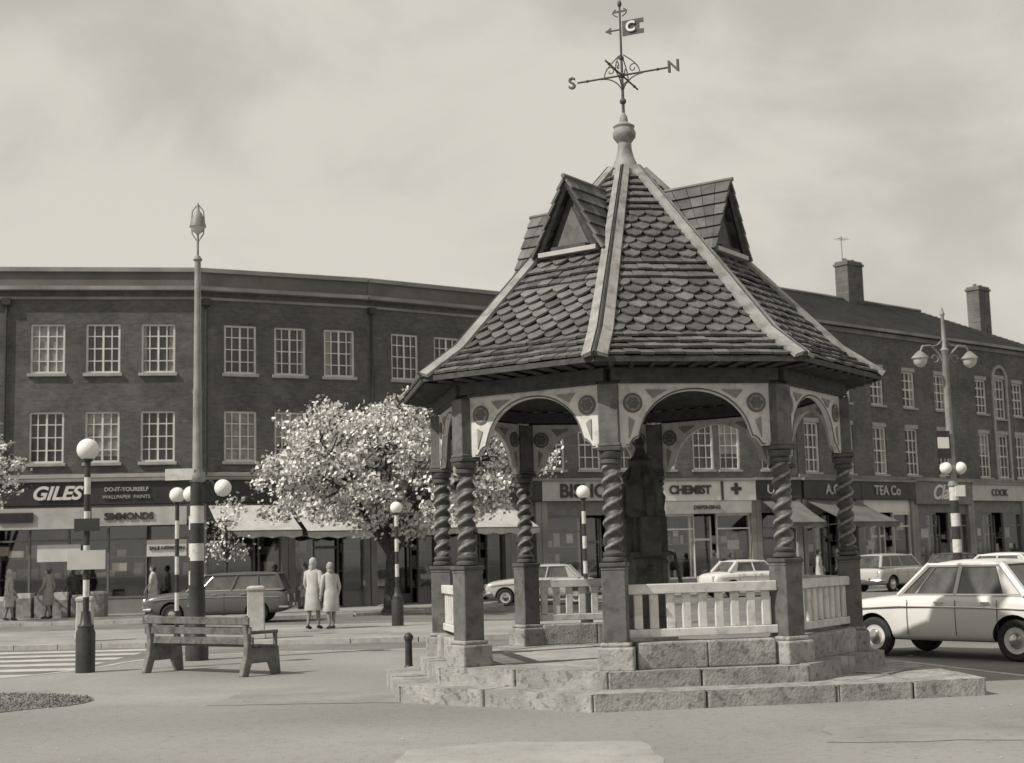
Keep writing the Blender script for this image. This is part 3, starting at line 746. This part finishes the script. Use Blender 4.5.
# ------------------------------------------------------------ trees
def tree(name,base,cz,rx,ry,rz,cx,cy,clumps,per,th_=.22,size=.10):
    T_=empty(name,base); bx_,by_,_=base
    w=MB()
    fork=Vector((bx_+.1,by_,1.9)); w.tube([(bx_,by_,-.05),(bx_+.02,by_,.15),(bx_+.06,by_,1.0),fork],[th_*1.5,th_*1.05,th_*.9,th_*.85],10)
    cl=[]
    while len(cl)<clumps:
        u=Vector((U(-1,1),U(-1,1),U(-1,1)))
        l_=u.length
        if l_>1 or (l_<.45 and R_()<.7): continue
        if u.z<-.1 and l_<.8 and R_()<.6: continue
        k=1+.22*math.sin(3*math.atan2(u.y,u.x)+u.z*4)*l_
        droop=-.35*(u.x*u.x+u.y*u.y)
        cl.append(Vector((cx+u.x*rx*k,cy+u.y*ry*k,cz+(u.z+droop*.6)*rz)))
    limbs=[]
    for k in range(9):
        a=TAU*k/9+U(-.3,.3); rr_=U(.45,.75)
        e=Vector((cx+rx*rr_*math.cos(a),cy+ry*rr_*math.sin(a),cz+rz*U(-.1,.5)))
        m1=fork.lerp(e,.35)+Vector((U(-.2,.2),U(-.2,.2),.45)); m2=fork.lerp(e,.7)+Vector((U(-.2,.2),U(-.2,.2),.35))
        w.tube([fork-Vector((0,0,.15)),m1,m2,e],[th_*.62,th_*.42,th_*.28,th_*.1],7)
        limbs+=[m1,m1.lerp(m2,.5),m2,m2.lerp(e,.5),e]
    for c in cl:
        b=min(limbs,key=lambda q:(q-c).length+U(0,.4))
        mm=b.lerp(c,.5)+Vector((U(-.12,.12),U(-.12,.12),U(0,.15)))
        w.tube([b,mm,c+(c-b).normalized()*.15],[.035,.022,.008],5)
    w.build('trunk_and_limbs',[M_bark],T_,smooth=60)
    b=MB()
    for c in cl:
        sr=U(.2,.46); 
        for _ in range(int(per*U(.6,1.3))):
            d=Vector((random.gauss(0,1),random.gauss(0,1),random.gauss(0,.75)))*sr*.62
            p=c+d; s=size*U(.5,1.15)
            a=Vector((random.gauss(0,1),random.gauss(0,1),random.gauss(0,1))).normalized(); q=a.orthogonal().normalized()*s; r_=a.cross(q).normalized()*s*U(.6,1)
            mi=0 if R_()<.72 else (1 if R_()<.6 else 2)
            b.add([p-q,p-r_*.8+q*.2,p+q,p+r_],[(0,1,2,3)],mi)
    b.build('blossom',[M_b1,M_b2,M_leaf],T_,recalc=False)
tree('cherry_tree',(-4.1,45.4,0),4.75,4.7,3.4,2.25,-3.9,45.2,270,130,size=.08)
tree('cherry_tree',(-18.6,45.2,0),5.2,2.4,2.4,1.9,-18.4,45,50,80,th_=.14,size=.08)
tree('cherry_tree',(-9.6,46.2,0),2.6,.7,.7,.9,-9.6,46.2,12,50,th_=.05,size=.065)

# ------------------------------------------------------------ street furniture
def beacon(name,x,y,z,h,gr=.17,bands=7,base=True,plates=()):
    m=MB(); M_=Matrix.Translation((x,y,z))
    prof_b=[(.15,0),(.15,.62),(.12,.68),(.13,.72),(.09,.76),(.07,.95)] if base else [(.07,0),(.07,.2)]
    m.lathe(prof_b,16,(0,0,0),0)
    z0=.9 if base else .2; dz=(h-gr-z0)/bands
    for k in range(bands):
        m.lathe([(.05 if k%2 else .048,z0+k*dz),(.05 if k%2 else .048,z0+(k+1)*dz)],14,(0,0,0),1 if k%2 else 0)
    m.lathe([(.05,h-gr-.03),(.09,h-gr),(.09,h-gr+.03)],14,(0,0,0),0)
    m.ell((0,0,h),(gr,gr,gr),2,n=24,m=16)
    for (zz,w_,h_,mi) in plates: m.box((.02,-.07,zz),(w_,.02,h_),mi)
    return m.build(name,[M_black,M_white,M_globe,M_flight],None,smooth=40,M=M_)
beacon('belisha_beacon',-6.8,22.3,0,3.5,.175,9,plates=((1.75,.6,.3,3),(2.3,.4,.2,0)))
beacon('belisha_beacon',-7.2,31.2,0,3.2,.18,7)
beacon('belisha_beacon',-7.8,32.4,0,3.25,.18,7,base=False)
beacon('belisha_beacon',-3.02,35.6,0,2.95,.155,6)
beacon('belisha_beacon',1.65,34.0,0,3.15,.165,7)
def tall_lamp():
    m=MB(); 
    m.lathe([(.2,0),(.2,.35),(.15,.42),(.14,1.2),(.15,1.26)],16)
    zz=1.26
    for k,(h0,h1,mi) in enumerate([(1.26,1.7,0),(1.7,2.0,1),(2.0,2.35,0),(2.35,2.65,1),(2.65,3.06,0)]): m.lathe([(.12,h0),(.12,h1)],16,(0,0,0),mi)
    m.lathe([(.125,3.06),(.15,3.1),(.14,3.2),(.085,3.3),(.075,4.6),(.085,4.65),(.07,4.72),(.055,7.0),(.085,7.03),(.04,7.1)],16,(0,0,0),2)
    m.tube([(0,0,7.05),(.0,0,7.55)],.022,6,2)
    for s in(-1,1): m.tube([(0,0,7.35),(s*.10,0,7.5),(s*.12,0,7.7),(s*.10,0,7.92),(0,0,8.05)],.012,6,2)
    m.lathe([(.04,7.84),(.11,7.78),(.14,7.64),(.13,7.62),(.09,7.55),(.03,7.5)],16,(0,0,0),4)
    m.lathe([(.15,7.63),(.12,7.76),(.07,7.88),(.03,7.93),(.025,8.02),(.005,8.08)],16,(0,0,0),2)
    m.tube([(0,0,3.0),(.25,-.02,3.08),(.44,-.05,2.82)],.02,6,0)
    m.ell((.46,-.05,2.95),(.15,.15,.15),3,n=20,m=12)
    m.box((-.28,-.12,3.2),(.5,.02,.2),1)
    m.build('street_lamp',[M_black,M_white,M_grey,M_globe,M_lens],None,smooth=40,M=Matrix.Translation((-5.55,24.5,0)))
tall_lamp()
def twin_lamp():
    m=MB()
    m.lathe([(.22,0),(.22,.5),(.16,.6),(.15,1.1)],16)
    for k in range(6): m.lathe([(.12,1.1+k*.35),(.12,1.1+(k+1)*.35)],16,(0,0,0),1 if k%2 else 0)
    m.lathe([(.12,3.2),(.15,3.25),(.1,3.4),(.085,6.9),(.12,6.95),(.06,7.05),(.045,7.9),(.07,7.95),(.01,8.15)],14,(0,0,0),2)
    for s in(-1,1):
        pts=[(0,0,6.5),(s*.18,0,6.85),(s*.42,0,7.08),(s*.66,0,7.06),(s*.76,0,6.88)]
        m.tube(pts,.028,7,2)
        m.tube([(0,0,7.3),(s*.2,0,7.1),(s*.42,0,7.05)],.016,6,2)
        m.tube([(s*(.3+.1*math.cos(t)),0,6.72+.1*math.sin(t)) for t in [j*.5 for j in range(11)]],.014,5,2)
        m.lathe([(.03,6.93),(.10,6.88),(.22,6.76),(.24,6.72)],16,(s*.76,0,0),2)
        m.lathe([(.2,6.72),(.17,6.58),(.09,6.5),(.01,6.47)],16,(s*.76,0,0),4)
        m.tube([(0,0,3.45),(s*.2,0,3.5)],.02,5,0); m.ell((s*.22,-.05,3.72),(.165,.165,.165),3,n=18,m=12)
    m.box((-.3,-.12,4.35),(.42,.03,.75),0); m.box((-.3,-.137,4.4),(.34,.01,.3),3); m.box((.12,-.13,3.1),(.3,.02,.3),3)
    m.build('twin_arm_street_lamp',[M_black,M_white,M_grey,M_globe,M_lens],None,smooth=40,M=Matrix.Translation((11.87,38,0))@Matrix.Rotation(.25,4,'Z'))
twin_lamp()
def bollard(name,x,y,h,w,mt,dark=False):
    m=MB()
    if dark: m.lathe([(.075,0),(.075,.06),(.055,.09),(.05,h-.12),(.07,h-.1),(.07,h-.06),(.055,h-.03),(.02,h)],14)
    else:
        hw=w/2; prof=[(hw*1.12,0),(hw*1.12,.12),(hw,.16),(hw*.93,h-.12),(hw*1.05,h-.09),(hw*1.02,h-.03),(hw*.7,h)]
        m.lathe([(r*1.414,z) for r,z in prof],4,ph=math.pi/4)
    m.build(name,[mt],None,M=Matrix.Translation((x,y,0))@Matrix.Rotation(.15,4,'Z'),bevel=.015,smooth=30)
bollard('stone_bollard',-9.75,31.9,1.0,.36,M_kerb); bollard('stone_bollard',-5.75,31.1,1.15,.38,M_kerb); bollard('iron_bollard',-1.62,20.9,.56,.1,M_black,True)
def bench(x,y,a):
    e=empty('park_bench',(x,y,0)); M_=Matrix.Translation((x,y,0))@Matrix.Rotation(a,4,'Z')
    m=MB(); Lb=2.35
    for k,(zz,yy) in enumerate([(.50,.03),(.65,-.01),(.80,-.06)]):
        m.box((0,yy,zz),(Lb,.035,.11),0,Matrix.Rotation(U(-.004,.004),4,'Y'))
    for k in range(4): m.box((0,.10+k*.12,.43-.005*k),(Lb,.10,.035),0)
    m.build('slats',[M_wood],e,M=M_,bevel=.008)
    s=MB()
    for sx in(-1,1):
        xx=sx*(Lb/2-.10)
        poly=[(-.14,0),(.0,0),(.06,.18),(.42,.18),(.50,0),(.64,0),(.60,.40),(.58,.42),(.08,.41),(.06,.55),(-.02,.88),(-.09,.87),(-.03,.5),(-.05,.3)]
        vs=[(xx-.045,p[0],p[1]) for p in poly]+[(xx+.045,p[0],p[1]) for p in poly]; n=len(poly)
        s.add(vs,[tuple(range(n)),tuple(range(2*n-1,n-1,-1))]+[(i,(i+1)%n,n+(i+1)%n,n+i) for i in range(n)])
        s.box((xx,.30,.62),(.07,.60,.05),1); s.box((xx,.56,.52),(.06,.06,.2),0)
    s.build('end_frames',[M_conc,M_wood],e,M=M_,bevel=.012)
bench(-4.82,21.3,math.radians(-36))

# ------------------------------------------------------------ cars
def bake(ob):
    dg=bpy.context.evaluated_depsgraph_get(); me=bpy.data.meshes.new_from_object(ob.evaluated_get(dg)); ob.modifiers.clear(); ob.data=me
def car(name,x,y,head,paint,L=4.3,W_=1.6,H=1.48,kind='saloon',wb=2.5):
    e=empty(name,(x,y,-.1)); M_=Matrix.Translation((x,y,-.1))@Matrix.Rotation(head,4,'Z')
    k=L/4.3; hw=W_/2
    st=[(2.14,.44,.62,.78),(2.08,.34,.80,.90),(1.85,.28,.87,.96),(1.4,.26,.92,1.0),(.85,.25,.97,1.0),(.3,.25,.98,1.02),(-.5,.25,.97,1.02),(-1.1,.25,.97,1.01),(-1.5,.26,.96,1.0),(-1.9,.30,.92,.97),(-2.10,.36,.84,.92),(-2.16,.46,.66,.85)]
    if kind=='estate': st=[s if s[0]>-1.6 else (s[0],s[1],s[2]+.04,s[3]+.02) for s in st]
    b=MB(); vs=[];fs=[]
    for (sx,zb,zt,wf) in st:
        w=hw*wf; h=[(0,zb),(.55*w,zb),(.9*w,zb+.02),(.985*w,zb+.10),(1.0*w,zb+(zt-zb)*.5),(.985*w,zt-.16*(zt-zb)),(.90*w,zt-.01),(.6*w,zt+.015),(0,zt+.03)]
        ring=[(sx*k,p[0],p[1]) for p in h]+[(sx*k,-p[0],p[1]) for p in h[-2:0:-1]]
        vs+=ring
    n=16
    for i in range(len(st)-1):
        for j in range(n): fs.append((i*n+j,i*n+(j+1)%n,(i+1)*n+(j+1)%n,(i+1)*n+j))
    fs.append(tuple(range(n))); fs.append(tuple((len(st)-1)*n+j for j in range(n-1,-1,-1)))
    b.add(vs,fs); body=b.build('body',[paint,M_tyre],e,M=M_)
    ss=body.modifiers.new('s','SUBSURF'); ss.levels=2; ss.render_levels=2
    cut=MB()
    for wx in(wb/2+.03,-wb/2-.0):
        for s in(-1,1):
            cut.lathe([(.36,-.14),(.36,.2)],28,(0,0,0),0,Matrix.Translation((wx,s*(hw-.02),.33))@Matrix.Rotation(math.pi/2,4,'X'))
    co=cut.build('cut',[M_tyre],None,M=M_)
    bo=body.modifiers.new('b','BOOLEAN'); bo.object=co; bo.operation='DIFFERENCE'; bo.solver='EXACT'
    try: bo.material_mode='TRANSFER'
    except Exception: pass
    bpy.context.view_layer.update(); bake(body); bpy.data.objects.remove(co)
    body.data.shade_smooth(); body.data.set_sharp_from_angle(angle=math.radians(40))
    if kind=='estate': xb0,xb1,xt0,xt1=.85*k,-2.02*k,.30*k,-1.80*k
    else: xb0,xb1,xt0,xt1=.85*k,-1.45*k,.28*k,-1.02*k
    zb=.96; zt=H-.06; wb_=hw*.90; wt=hw*.74
    m=MB()
    B0=[(xb0,wb_*.93,zb),(xb0,-wb_*.93,zb),(xb1,-wb_*.93,zb),(xb1,wb_*.93,zb)]; T0=[(xt0,wt,zt),(xt0,-wt,zt),(xt1,-wt,zt),(xt1,wt,zt)]
    m.add(B0+T0,[(0,1,5,4),(1,2,6,5),(2,3,7,6),(3,0,4,7),(4,5,6,7)],1)
    def onside(t,s,u):
        xa=xb0+(xb1-xb0)*t; xc=xt0+(xt1-xt0)*t; wa=wb_*.93
        return (xa+(xc-xa)*u, s*(wa+(wt-wa)*u+.004), zb+(zt-zb)*u)
    for s in(-1,1):
        for t,r in((0,.042),(.46,.032),(1,.06)):
            m.tube([onside(t,s,0),onside(t,s,1)],r,6,0)
        if kind=='estate':
            m.tube([onside(.74,s,0),onside(.74,s,1)],.03,6,0)
        else:
            vs=[onside(.84,s,0),onside(1,s,0),onside(1,s,1),onside(.93,s,1)]
            vs=[(p[0],p[1]+s*.012,p[2]) for p in vs]; m.add(vs,[(0,1,2,3)],0)
        m.tube([onside(0,s,.02),onside(1,s,.02)],.022,6,2)
        m.tube([onside(0,s,.97),onside(1,s,.97)],.035,6,0)
        m.tube([onside(.13,s,0),onside(.13,s,1)],.012,5,2)
    m.build('cabin',[paint,M_cglass,M_chrome],e,smooth=40,M=M_,recalc=False)
    r=MB(); vs=[];fs=[]
    xs=[xt0+.05,xt0-.05,(xt0+xt1)/2+.3,(xt0+xt1)/2-.3,xt1+.05,xt1-.05]; hs=[0,.035,.07,.07,.045,0]
    for xx,hh in zip(xs,hs):
        for j in range(9):
            u=-1+2*j/8; vs.append((xx,u*(wt+.035),zt-.01+hh*(1-u**4)+.012*(1-u*u)))
    for i in range(5):
        for j in range(8): fs.append((i*9+j,i*9+j+1,(i+1)*9+j+1,(i+1)*9+j))
    r.add(vs,fs); ro_=r.build('roof_panel',[paint],e,smooth=80,M=M_)
    so_=ro_.modifiers.new('s','SOLIDIFY'); so_.thickness=.03; s2=ro_.modifiers.new('ss','SUBSURF'); s2.levels=1; s2.render_levels=1
    d=MB()
    xf=2.16*k; xr=-2.18*k
    for xx,sg in((xf,1),(xr,-1)):
        pts=[(xx-sg*.28,-hw*.97,.46),(xx-sg*.05,-hw*.92,.46),(xx+sg*.05,-hw*.6,.46),(xx+sg*.07,0,.46),(xx+sg*.05,hw*.6,.46),(xx-sg*.05,hw*.92,.46),(xx-sg*.28,hw*.97,.46)]
        d.tube(pts,.045,8,0); 
        for s in(-1,1): d.box((xx+sg*.08,s*.3,.49),(.05,.05,.16),0)
    for s in(-1,1):
        Rm=Matrix.Translation((xf-.02,s*hw*.66,.70))@Matrix.Rotation(math.pi/2,4,'Y')
        d.lathe([(.11,-.06),(.11,.0),(.095,.02)],18,(0,0,0),0,Rm); d.lathe([(.085,0),(.085,.022),(.05,.045)],16,(0,0,0),1,Rm)
        d.box((xr+.05,s*hw*.72,.72),(.08,.10,.2),1)
        d.tube([(1.9*k,s*hw*.985,.74),(.8*k,s*(hw+.008),.79),(-.6*k,s*(hw+.012),.79),(-1.9*k,s*hw*.985,.75)],.012,6,0)
        for hx in(.02,-.82): d.box((hx*k,s*(hw+.015),.86),(.14,.03,.025),0)
        for hx in(.62,-.28,-1.02): d.tube([(hx*k,s*(hw*1.003),.36),(hx*k,s*(hw*1.018),.62),(hx*k,s*(hw*.995),.9)],.006,4,2)
    for kk in range(5): d.box((xf+.0,0,.56+kk*.045),(.04,hw*.95,.016),0)
    d.box((xf+.06,0,.40),(.02,.45,.11),3)
    d.build('trim',[M_chrome,M_lens,M_black,M_fwhite],e,smooth=40,M=M_)
    wmb=MB()
    for wx in(wb/2+.03,-wb/2):
        for s in(-1,1):
            Rm=Matrix.Translation((wx,s*(hw-.11),.31))@Matrix.Rotation(-s*math.pi/2,4,'X')
            wmb.lathe([(.18,-.08),(.27,-.085),(.305,-.06),(.312,0),(.305,.06),(.27,.085),(.20,.075),(.19,.05)],28,(0,0,0),0,Rm)
            wmb.lathe([(.2,.04),(.195,.066),(.17,.055),(.12,.05)],24,(0,0,0),1,Rm); wmb.lathe([(.115,.05),(.10,.085),(.05,.10),(.01,.103)],20,(0,0,0),2,Rm)
    wmb.build('wheels',[M_tyre,paint,M_chrome],e,smooth=40,M=M_)
    return e
car('saloon_car',7.08,22.3,math.radians(180-50),M_carw,L=4.1,W_=1.58,H=1.50,wb=2.45)
car('estate_car',-8.95,42.6,math.radians(180),M_carg,L=4.3,W_=1.6,H=1.5,kind='estate')
car('saloon_car',.9,51.6,math.radians(180-6),M_carl,L=4.1,H=1.46)
car('saloon_car',9.1,55.2,math.radians(22),M_carw,L=4.0,H=1.42)
car('saloon_car',15.4,57.6,math.radians(40),M_carl,L=4.1,H=1.5,kind='estate')
car('saloon_car',15.4,45.5,math.radians(180-38),M_carw,L=4.2,H=1.48)
car('saloon_car',19.4,62.0,math.radians(40),M_carg,L=4.1,H=1.46)

# ------------------------------------------------------------ people
def person(name,x,y,head,h,coat,stride=.0,scarf=None,bag=False,lean=0.0,trouser=False,dress=True):
    s=h/1.65; M_=Matrix.Translation((x,y,0))@Matrix.Rotation(head,4,'Z')@Matrix.Scale(s,4)
    m=MB()
    rings=[(.44,.215,.17,0),(.46,.22,.175,0),(.62,.205,.165,0),(.82,.195,.155,-.005),(.93,.18,.14,0),(1.03,.165,.125,0),(1.15,.178,.132,.005),(1.27,.195,.125,0),(1.34,.185,.11,-.005),(1.39,.13,.09,-.005),(1.42,.07,.07,0),(1.47,.052,.058,.01)]
    if not dress: rings=[(.80,.17,.13,0),(.84,.175,.135,0)]+rings[4:]
    n=20; vs=[];fs=[]
    for z,rx,ry,yo in rings:
        for j in range(n):
            a=TAU*j/n; f=1+.06*math.sin(5*a+z*3)*max(0,(1.0-z))
            yy=yo+lean*max(0,z-.85)
            vs.append((rx*f*math.cos(a),ry*f*math.sin(a)+yy,z))
    for k in range(len(rings)-1):
        for j in range(n): fs.append((k*n+j,k*n+(j+1)%n,(k+1)*n+(j+1)%n,(k+1)*n+j))
    fs.append(tuple(range(n-1,-1,-1))); fs.append(tuple((len(rings)-1)*n+j for j in range(n)))
    m.add(vs,fs,0)
    lz=lean*.6
    m.ell((0,.015+lz,1.545),(.072,.09,.112),1,n=18,m=12)
    m.tube([(0,.085+lz,1.565),(0,.115+lz,1.535),(0,.09+lz,1.52)],[.01,.016,.012],6,1)
    for sx in(-1,1):
        m.ell((sx*.073,.01+lz,1.54),(.012,.022,.032),1,n=8,m=6); m.ell((sx*.028,.093+lz,1.56),(.012,.008,.007),5,n=8,m=5)
    m.ell((0,.095+lz,1.488),(.024,.008,.007),5,n=8,m=5)
    m.ell((0,-.012+lz,1.565),(.086,.098,.118),4 if scarf else 2,n=18,m=12)
    if scarf: m.tube([(0,-.06+lz,1.50),(0,-.05+lz,1.44),(0,0+lz,1.41)],[.07,.085,.06],10,4)
    for sx in(-1,1):
        st=stride*sx
        leg=[(sx*.09,0,.85),(sx*.09,st*.35+.02,.48),(sx*.09,st*.75-.01,.10)]
        m.tube(leg,[.085,.058,.036],10,3); 
        m.tube([(sx*.09,st*.75-.06,.05),(sx*.09,st*.75,.055),(sx*.095,st*.75+.09,.035),(sx*.1,st*.75+.15,.025)],[.03,.042,.036,.02],8,5)
        ar=-stride*sx*.7
        sh=(sx*.185,lz*.8,1.325); el=(sx*.235,ar*.3-.02+lz*.6,1.06); wr=(sx*.215,ar*.7+.10,.84)
        m.tube([(sx*.15,lz*.8,1.34),sh,el,wr],[.05,.062,.05,.036],10,0)
        hd=Vector(wr); m.tube([hd,hd+Vector((0,.015,-.05)),hd+Vector((0,.03,-.085))],[.022,.034,.028],8,1)
        for f in range(4):
            b=hd+Vector((0,-.005+.018*f,-.08)); m.tube([b,b+Vector((-sx*.004,.006,-.035)),b+Vector((-sx*.016,.01,-.062+.004*abs(f-1.5)))],[.009,.008,.006],5,1)
        m.tube([hd+Vector((0,.035,-.03)),hd+Vector((-sx*.01,.06,-.06)),hd+Vector((-sx*.014,.062,-.085))],[.01,.009,.007],5,1)
    if bag:
        m.bx(.20,.30,-.02,.26,.50,.72,5); m.tube([(.25,.03,.72),(.24,.08,.80),(.23,.16,.80),(.25,.21,.72)],.008,5,5)
    return m.build(name,[coat,M_skin,M_hair,M_coatd if trouser else M_stock,scarf or M_hair,M_shoe],None,smooth=60,M=M_)
person('woman_walking',-5.05,35.0,math.radians(-25),1.72,M_coatl,stride=.12,scarf=M_coatl,bag=True)
person('woman_walking',-4.58,34.8,math.radians(35),1.60,M_coatl,stride=.1,scarf=M_coatm,lean=.14)
person('pedestrian',-15.7,47.3,math.radians(75),1.68,M_coatm,stride=.22,bag=True)
person('pedestrian',-16.75,46.6,math.radians(-80),1.65,M_coatl,stride=.18,scarf=M_coatl)
person('pedestrian',-15.2,48.3,math.radians(70),1.72,M_coatd,stride=.2,dress=False,trouser=True)
person('pedestrian',8.2,58.6,math.radians(-60),1.7,M_coatd,stride=.2,dress=False,trouser=True)
person('pedestrian',8.9,58.9,math.radians(-60),1.62,M_coatd,stride=.2)
person('pedestrian',13.9,61.0,math.radians(100),1.7,M_coatm,stride=.2,dress=False,trouser=True)
person('pedestrian',12.9,60.3,math.radians(-100),1.62,M_coatl,stride=.2)
person('pedestrian',-2.0,50.8,math.radians(-100),1.65,M_coatd,stride=.15)
person('pedestrian',-7.6,50.6,math.radians(100),1.6,M_coatm,stride=.15)
person('pedestrian',-12.6,48.9,math.radians(90),1.66,M_coatl,stride=.2,bag=True)
person('pedestrian',20.8,67.0,math.radians(60),1.68,M_coatl,stride=.15)
person('pedestrian',24.8,70.2,math.radians(-60),1.68,M_coatd,stride=.15)
m=MB()
for k in range(6):
    x=-17.6+k*.62; 
    m.bx(x,x+.5,47.9,48.4,0,.6+.08*(k%3),0); m.bx(x+.03,x+.47,47.93,48.37,.6+.08*(k%3),.75+.1*(k%2),1)
m.build('display_crates',[M_g2,M_g1],None,bevel=.01)

# ------------------------------------------------------------ light, sky, camera
to=Vector((-.74,-.40,.84)).normalized()
el=math.asin(to.z); rot=math.atan2(to.x,to.y)
w=bpy.data.worlds.new('World'); scene.world=w; w.use_nodes=True
N=w.node_tree.nodes; Lk=w.node_tree.links; bg=N['Background']; bg.inputs['Strength'].default_value=.1
sky=N.new('ShaderNodeTexSky'); sky.sky_type='NISHITA'; sky.sun_disc=False; sky.sun_elevation=el; sky.sun_rotation=rot
bw=N.new('ShaderNodeRGBToBW'); Lk.new(sky.outputs[0],bw.inputs[0])
tc=N.new('ShaderNodeTexCoord'); mp=N.new('ShaderNodeMapping'); mp.inputs['Scale'].default_value=(1,1,1.7); mp.inputs['Location'].default_value=(.35,.1,.2); Lk.new(tc.outputs['Generated'],mp.inputs[0])
nz=N.new('ShaderNodeTexNoise'); nz.inputs['Scale'].default_value=4.2; nz.inputs['Detail'].default_value=7; nz.inputs['Roughness'].default_value=.52; nz.inputs['Distortion'].default_value=.4; Lk.new(mp.outputs[0],nz.inputs['Vector'])
mr=N.new('ShaderNodeMapRange'); mr.interpolation_type='SMOOTHSTEP'; mr.inputs[1].default_value=.38; mr.inputs[2].default_value=.62; mr.inputs[3].default_value=5.6; mr.inputs[4].default_value=7.3; Lk.new(nz.outputs['Fac'],mr.inputs[0])
mx=N.new('ShaderNodeMix'); mx.data_type='FLOAT'; mx.inputs[0].default_value=.87; Lk.new(bw.outputs[0],mx.inputs[2]); Lk.new(mr.outputs[0],mx.inputs[3])
vm=N.new('ShaderNodeVectorMath'); vm.operation='SCALE'; vm.inputs[0].default_value=(1,.955,.86); Lk.new(mx.outputs[0],vm.inputs['Scale'])
Lk.new(vm.outputs[0],bg.inputs['Color'])
sl=bpy.data.lights.new('sun','SUN'); sl.energy=4.3; sl.angle=math.radians(.7); sl.color=(1,.96,.88)
so_=bpy.data.objects.new('sun',sl); scene.collection.objects.link(so_); so_.rotation_euler=(-to).to_track_quat('-Z','Y').to_euler()
scene.view_settings.view_transform='Standard'; scene.view_settings.look='None'; scene.view_settings.exposure=0
cam=bpy.data.cameras.new('camera'); cam.lens=1400/1024*36; cam.sensor_width=36; cam.clip_end=3000; cam.clip_start=.1
cam.dof.use_dof=True; cam.dof.focus_distance=19; cam.dof.aperture_fstop=2.4
co=bpy.data.objects.new('camera',cam); scene.collection.objects.link(co)
co.matrix_world=Matrix.Translation((0,0,1.6))@Matrix.Rotation(math.radians(90+7.2),4,'X')@Matrix.Rotation(-.026,4,'Z')
scene.camera=co
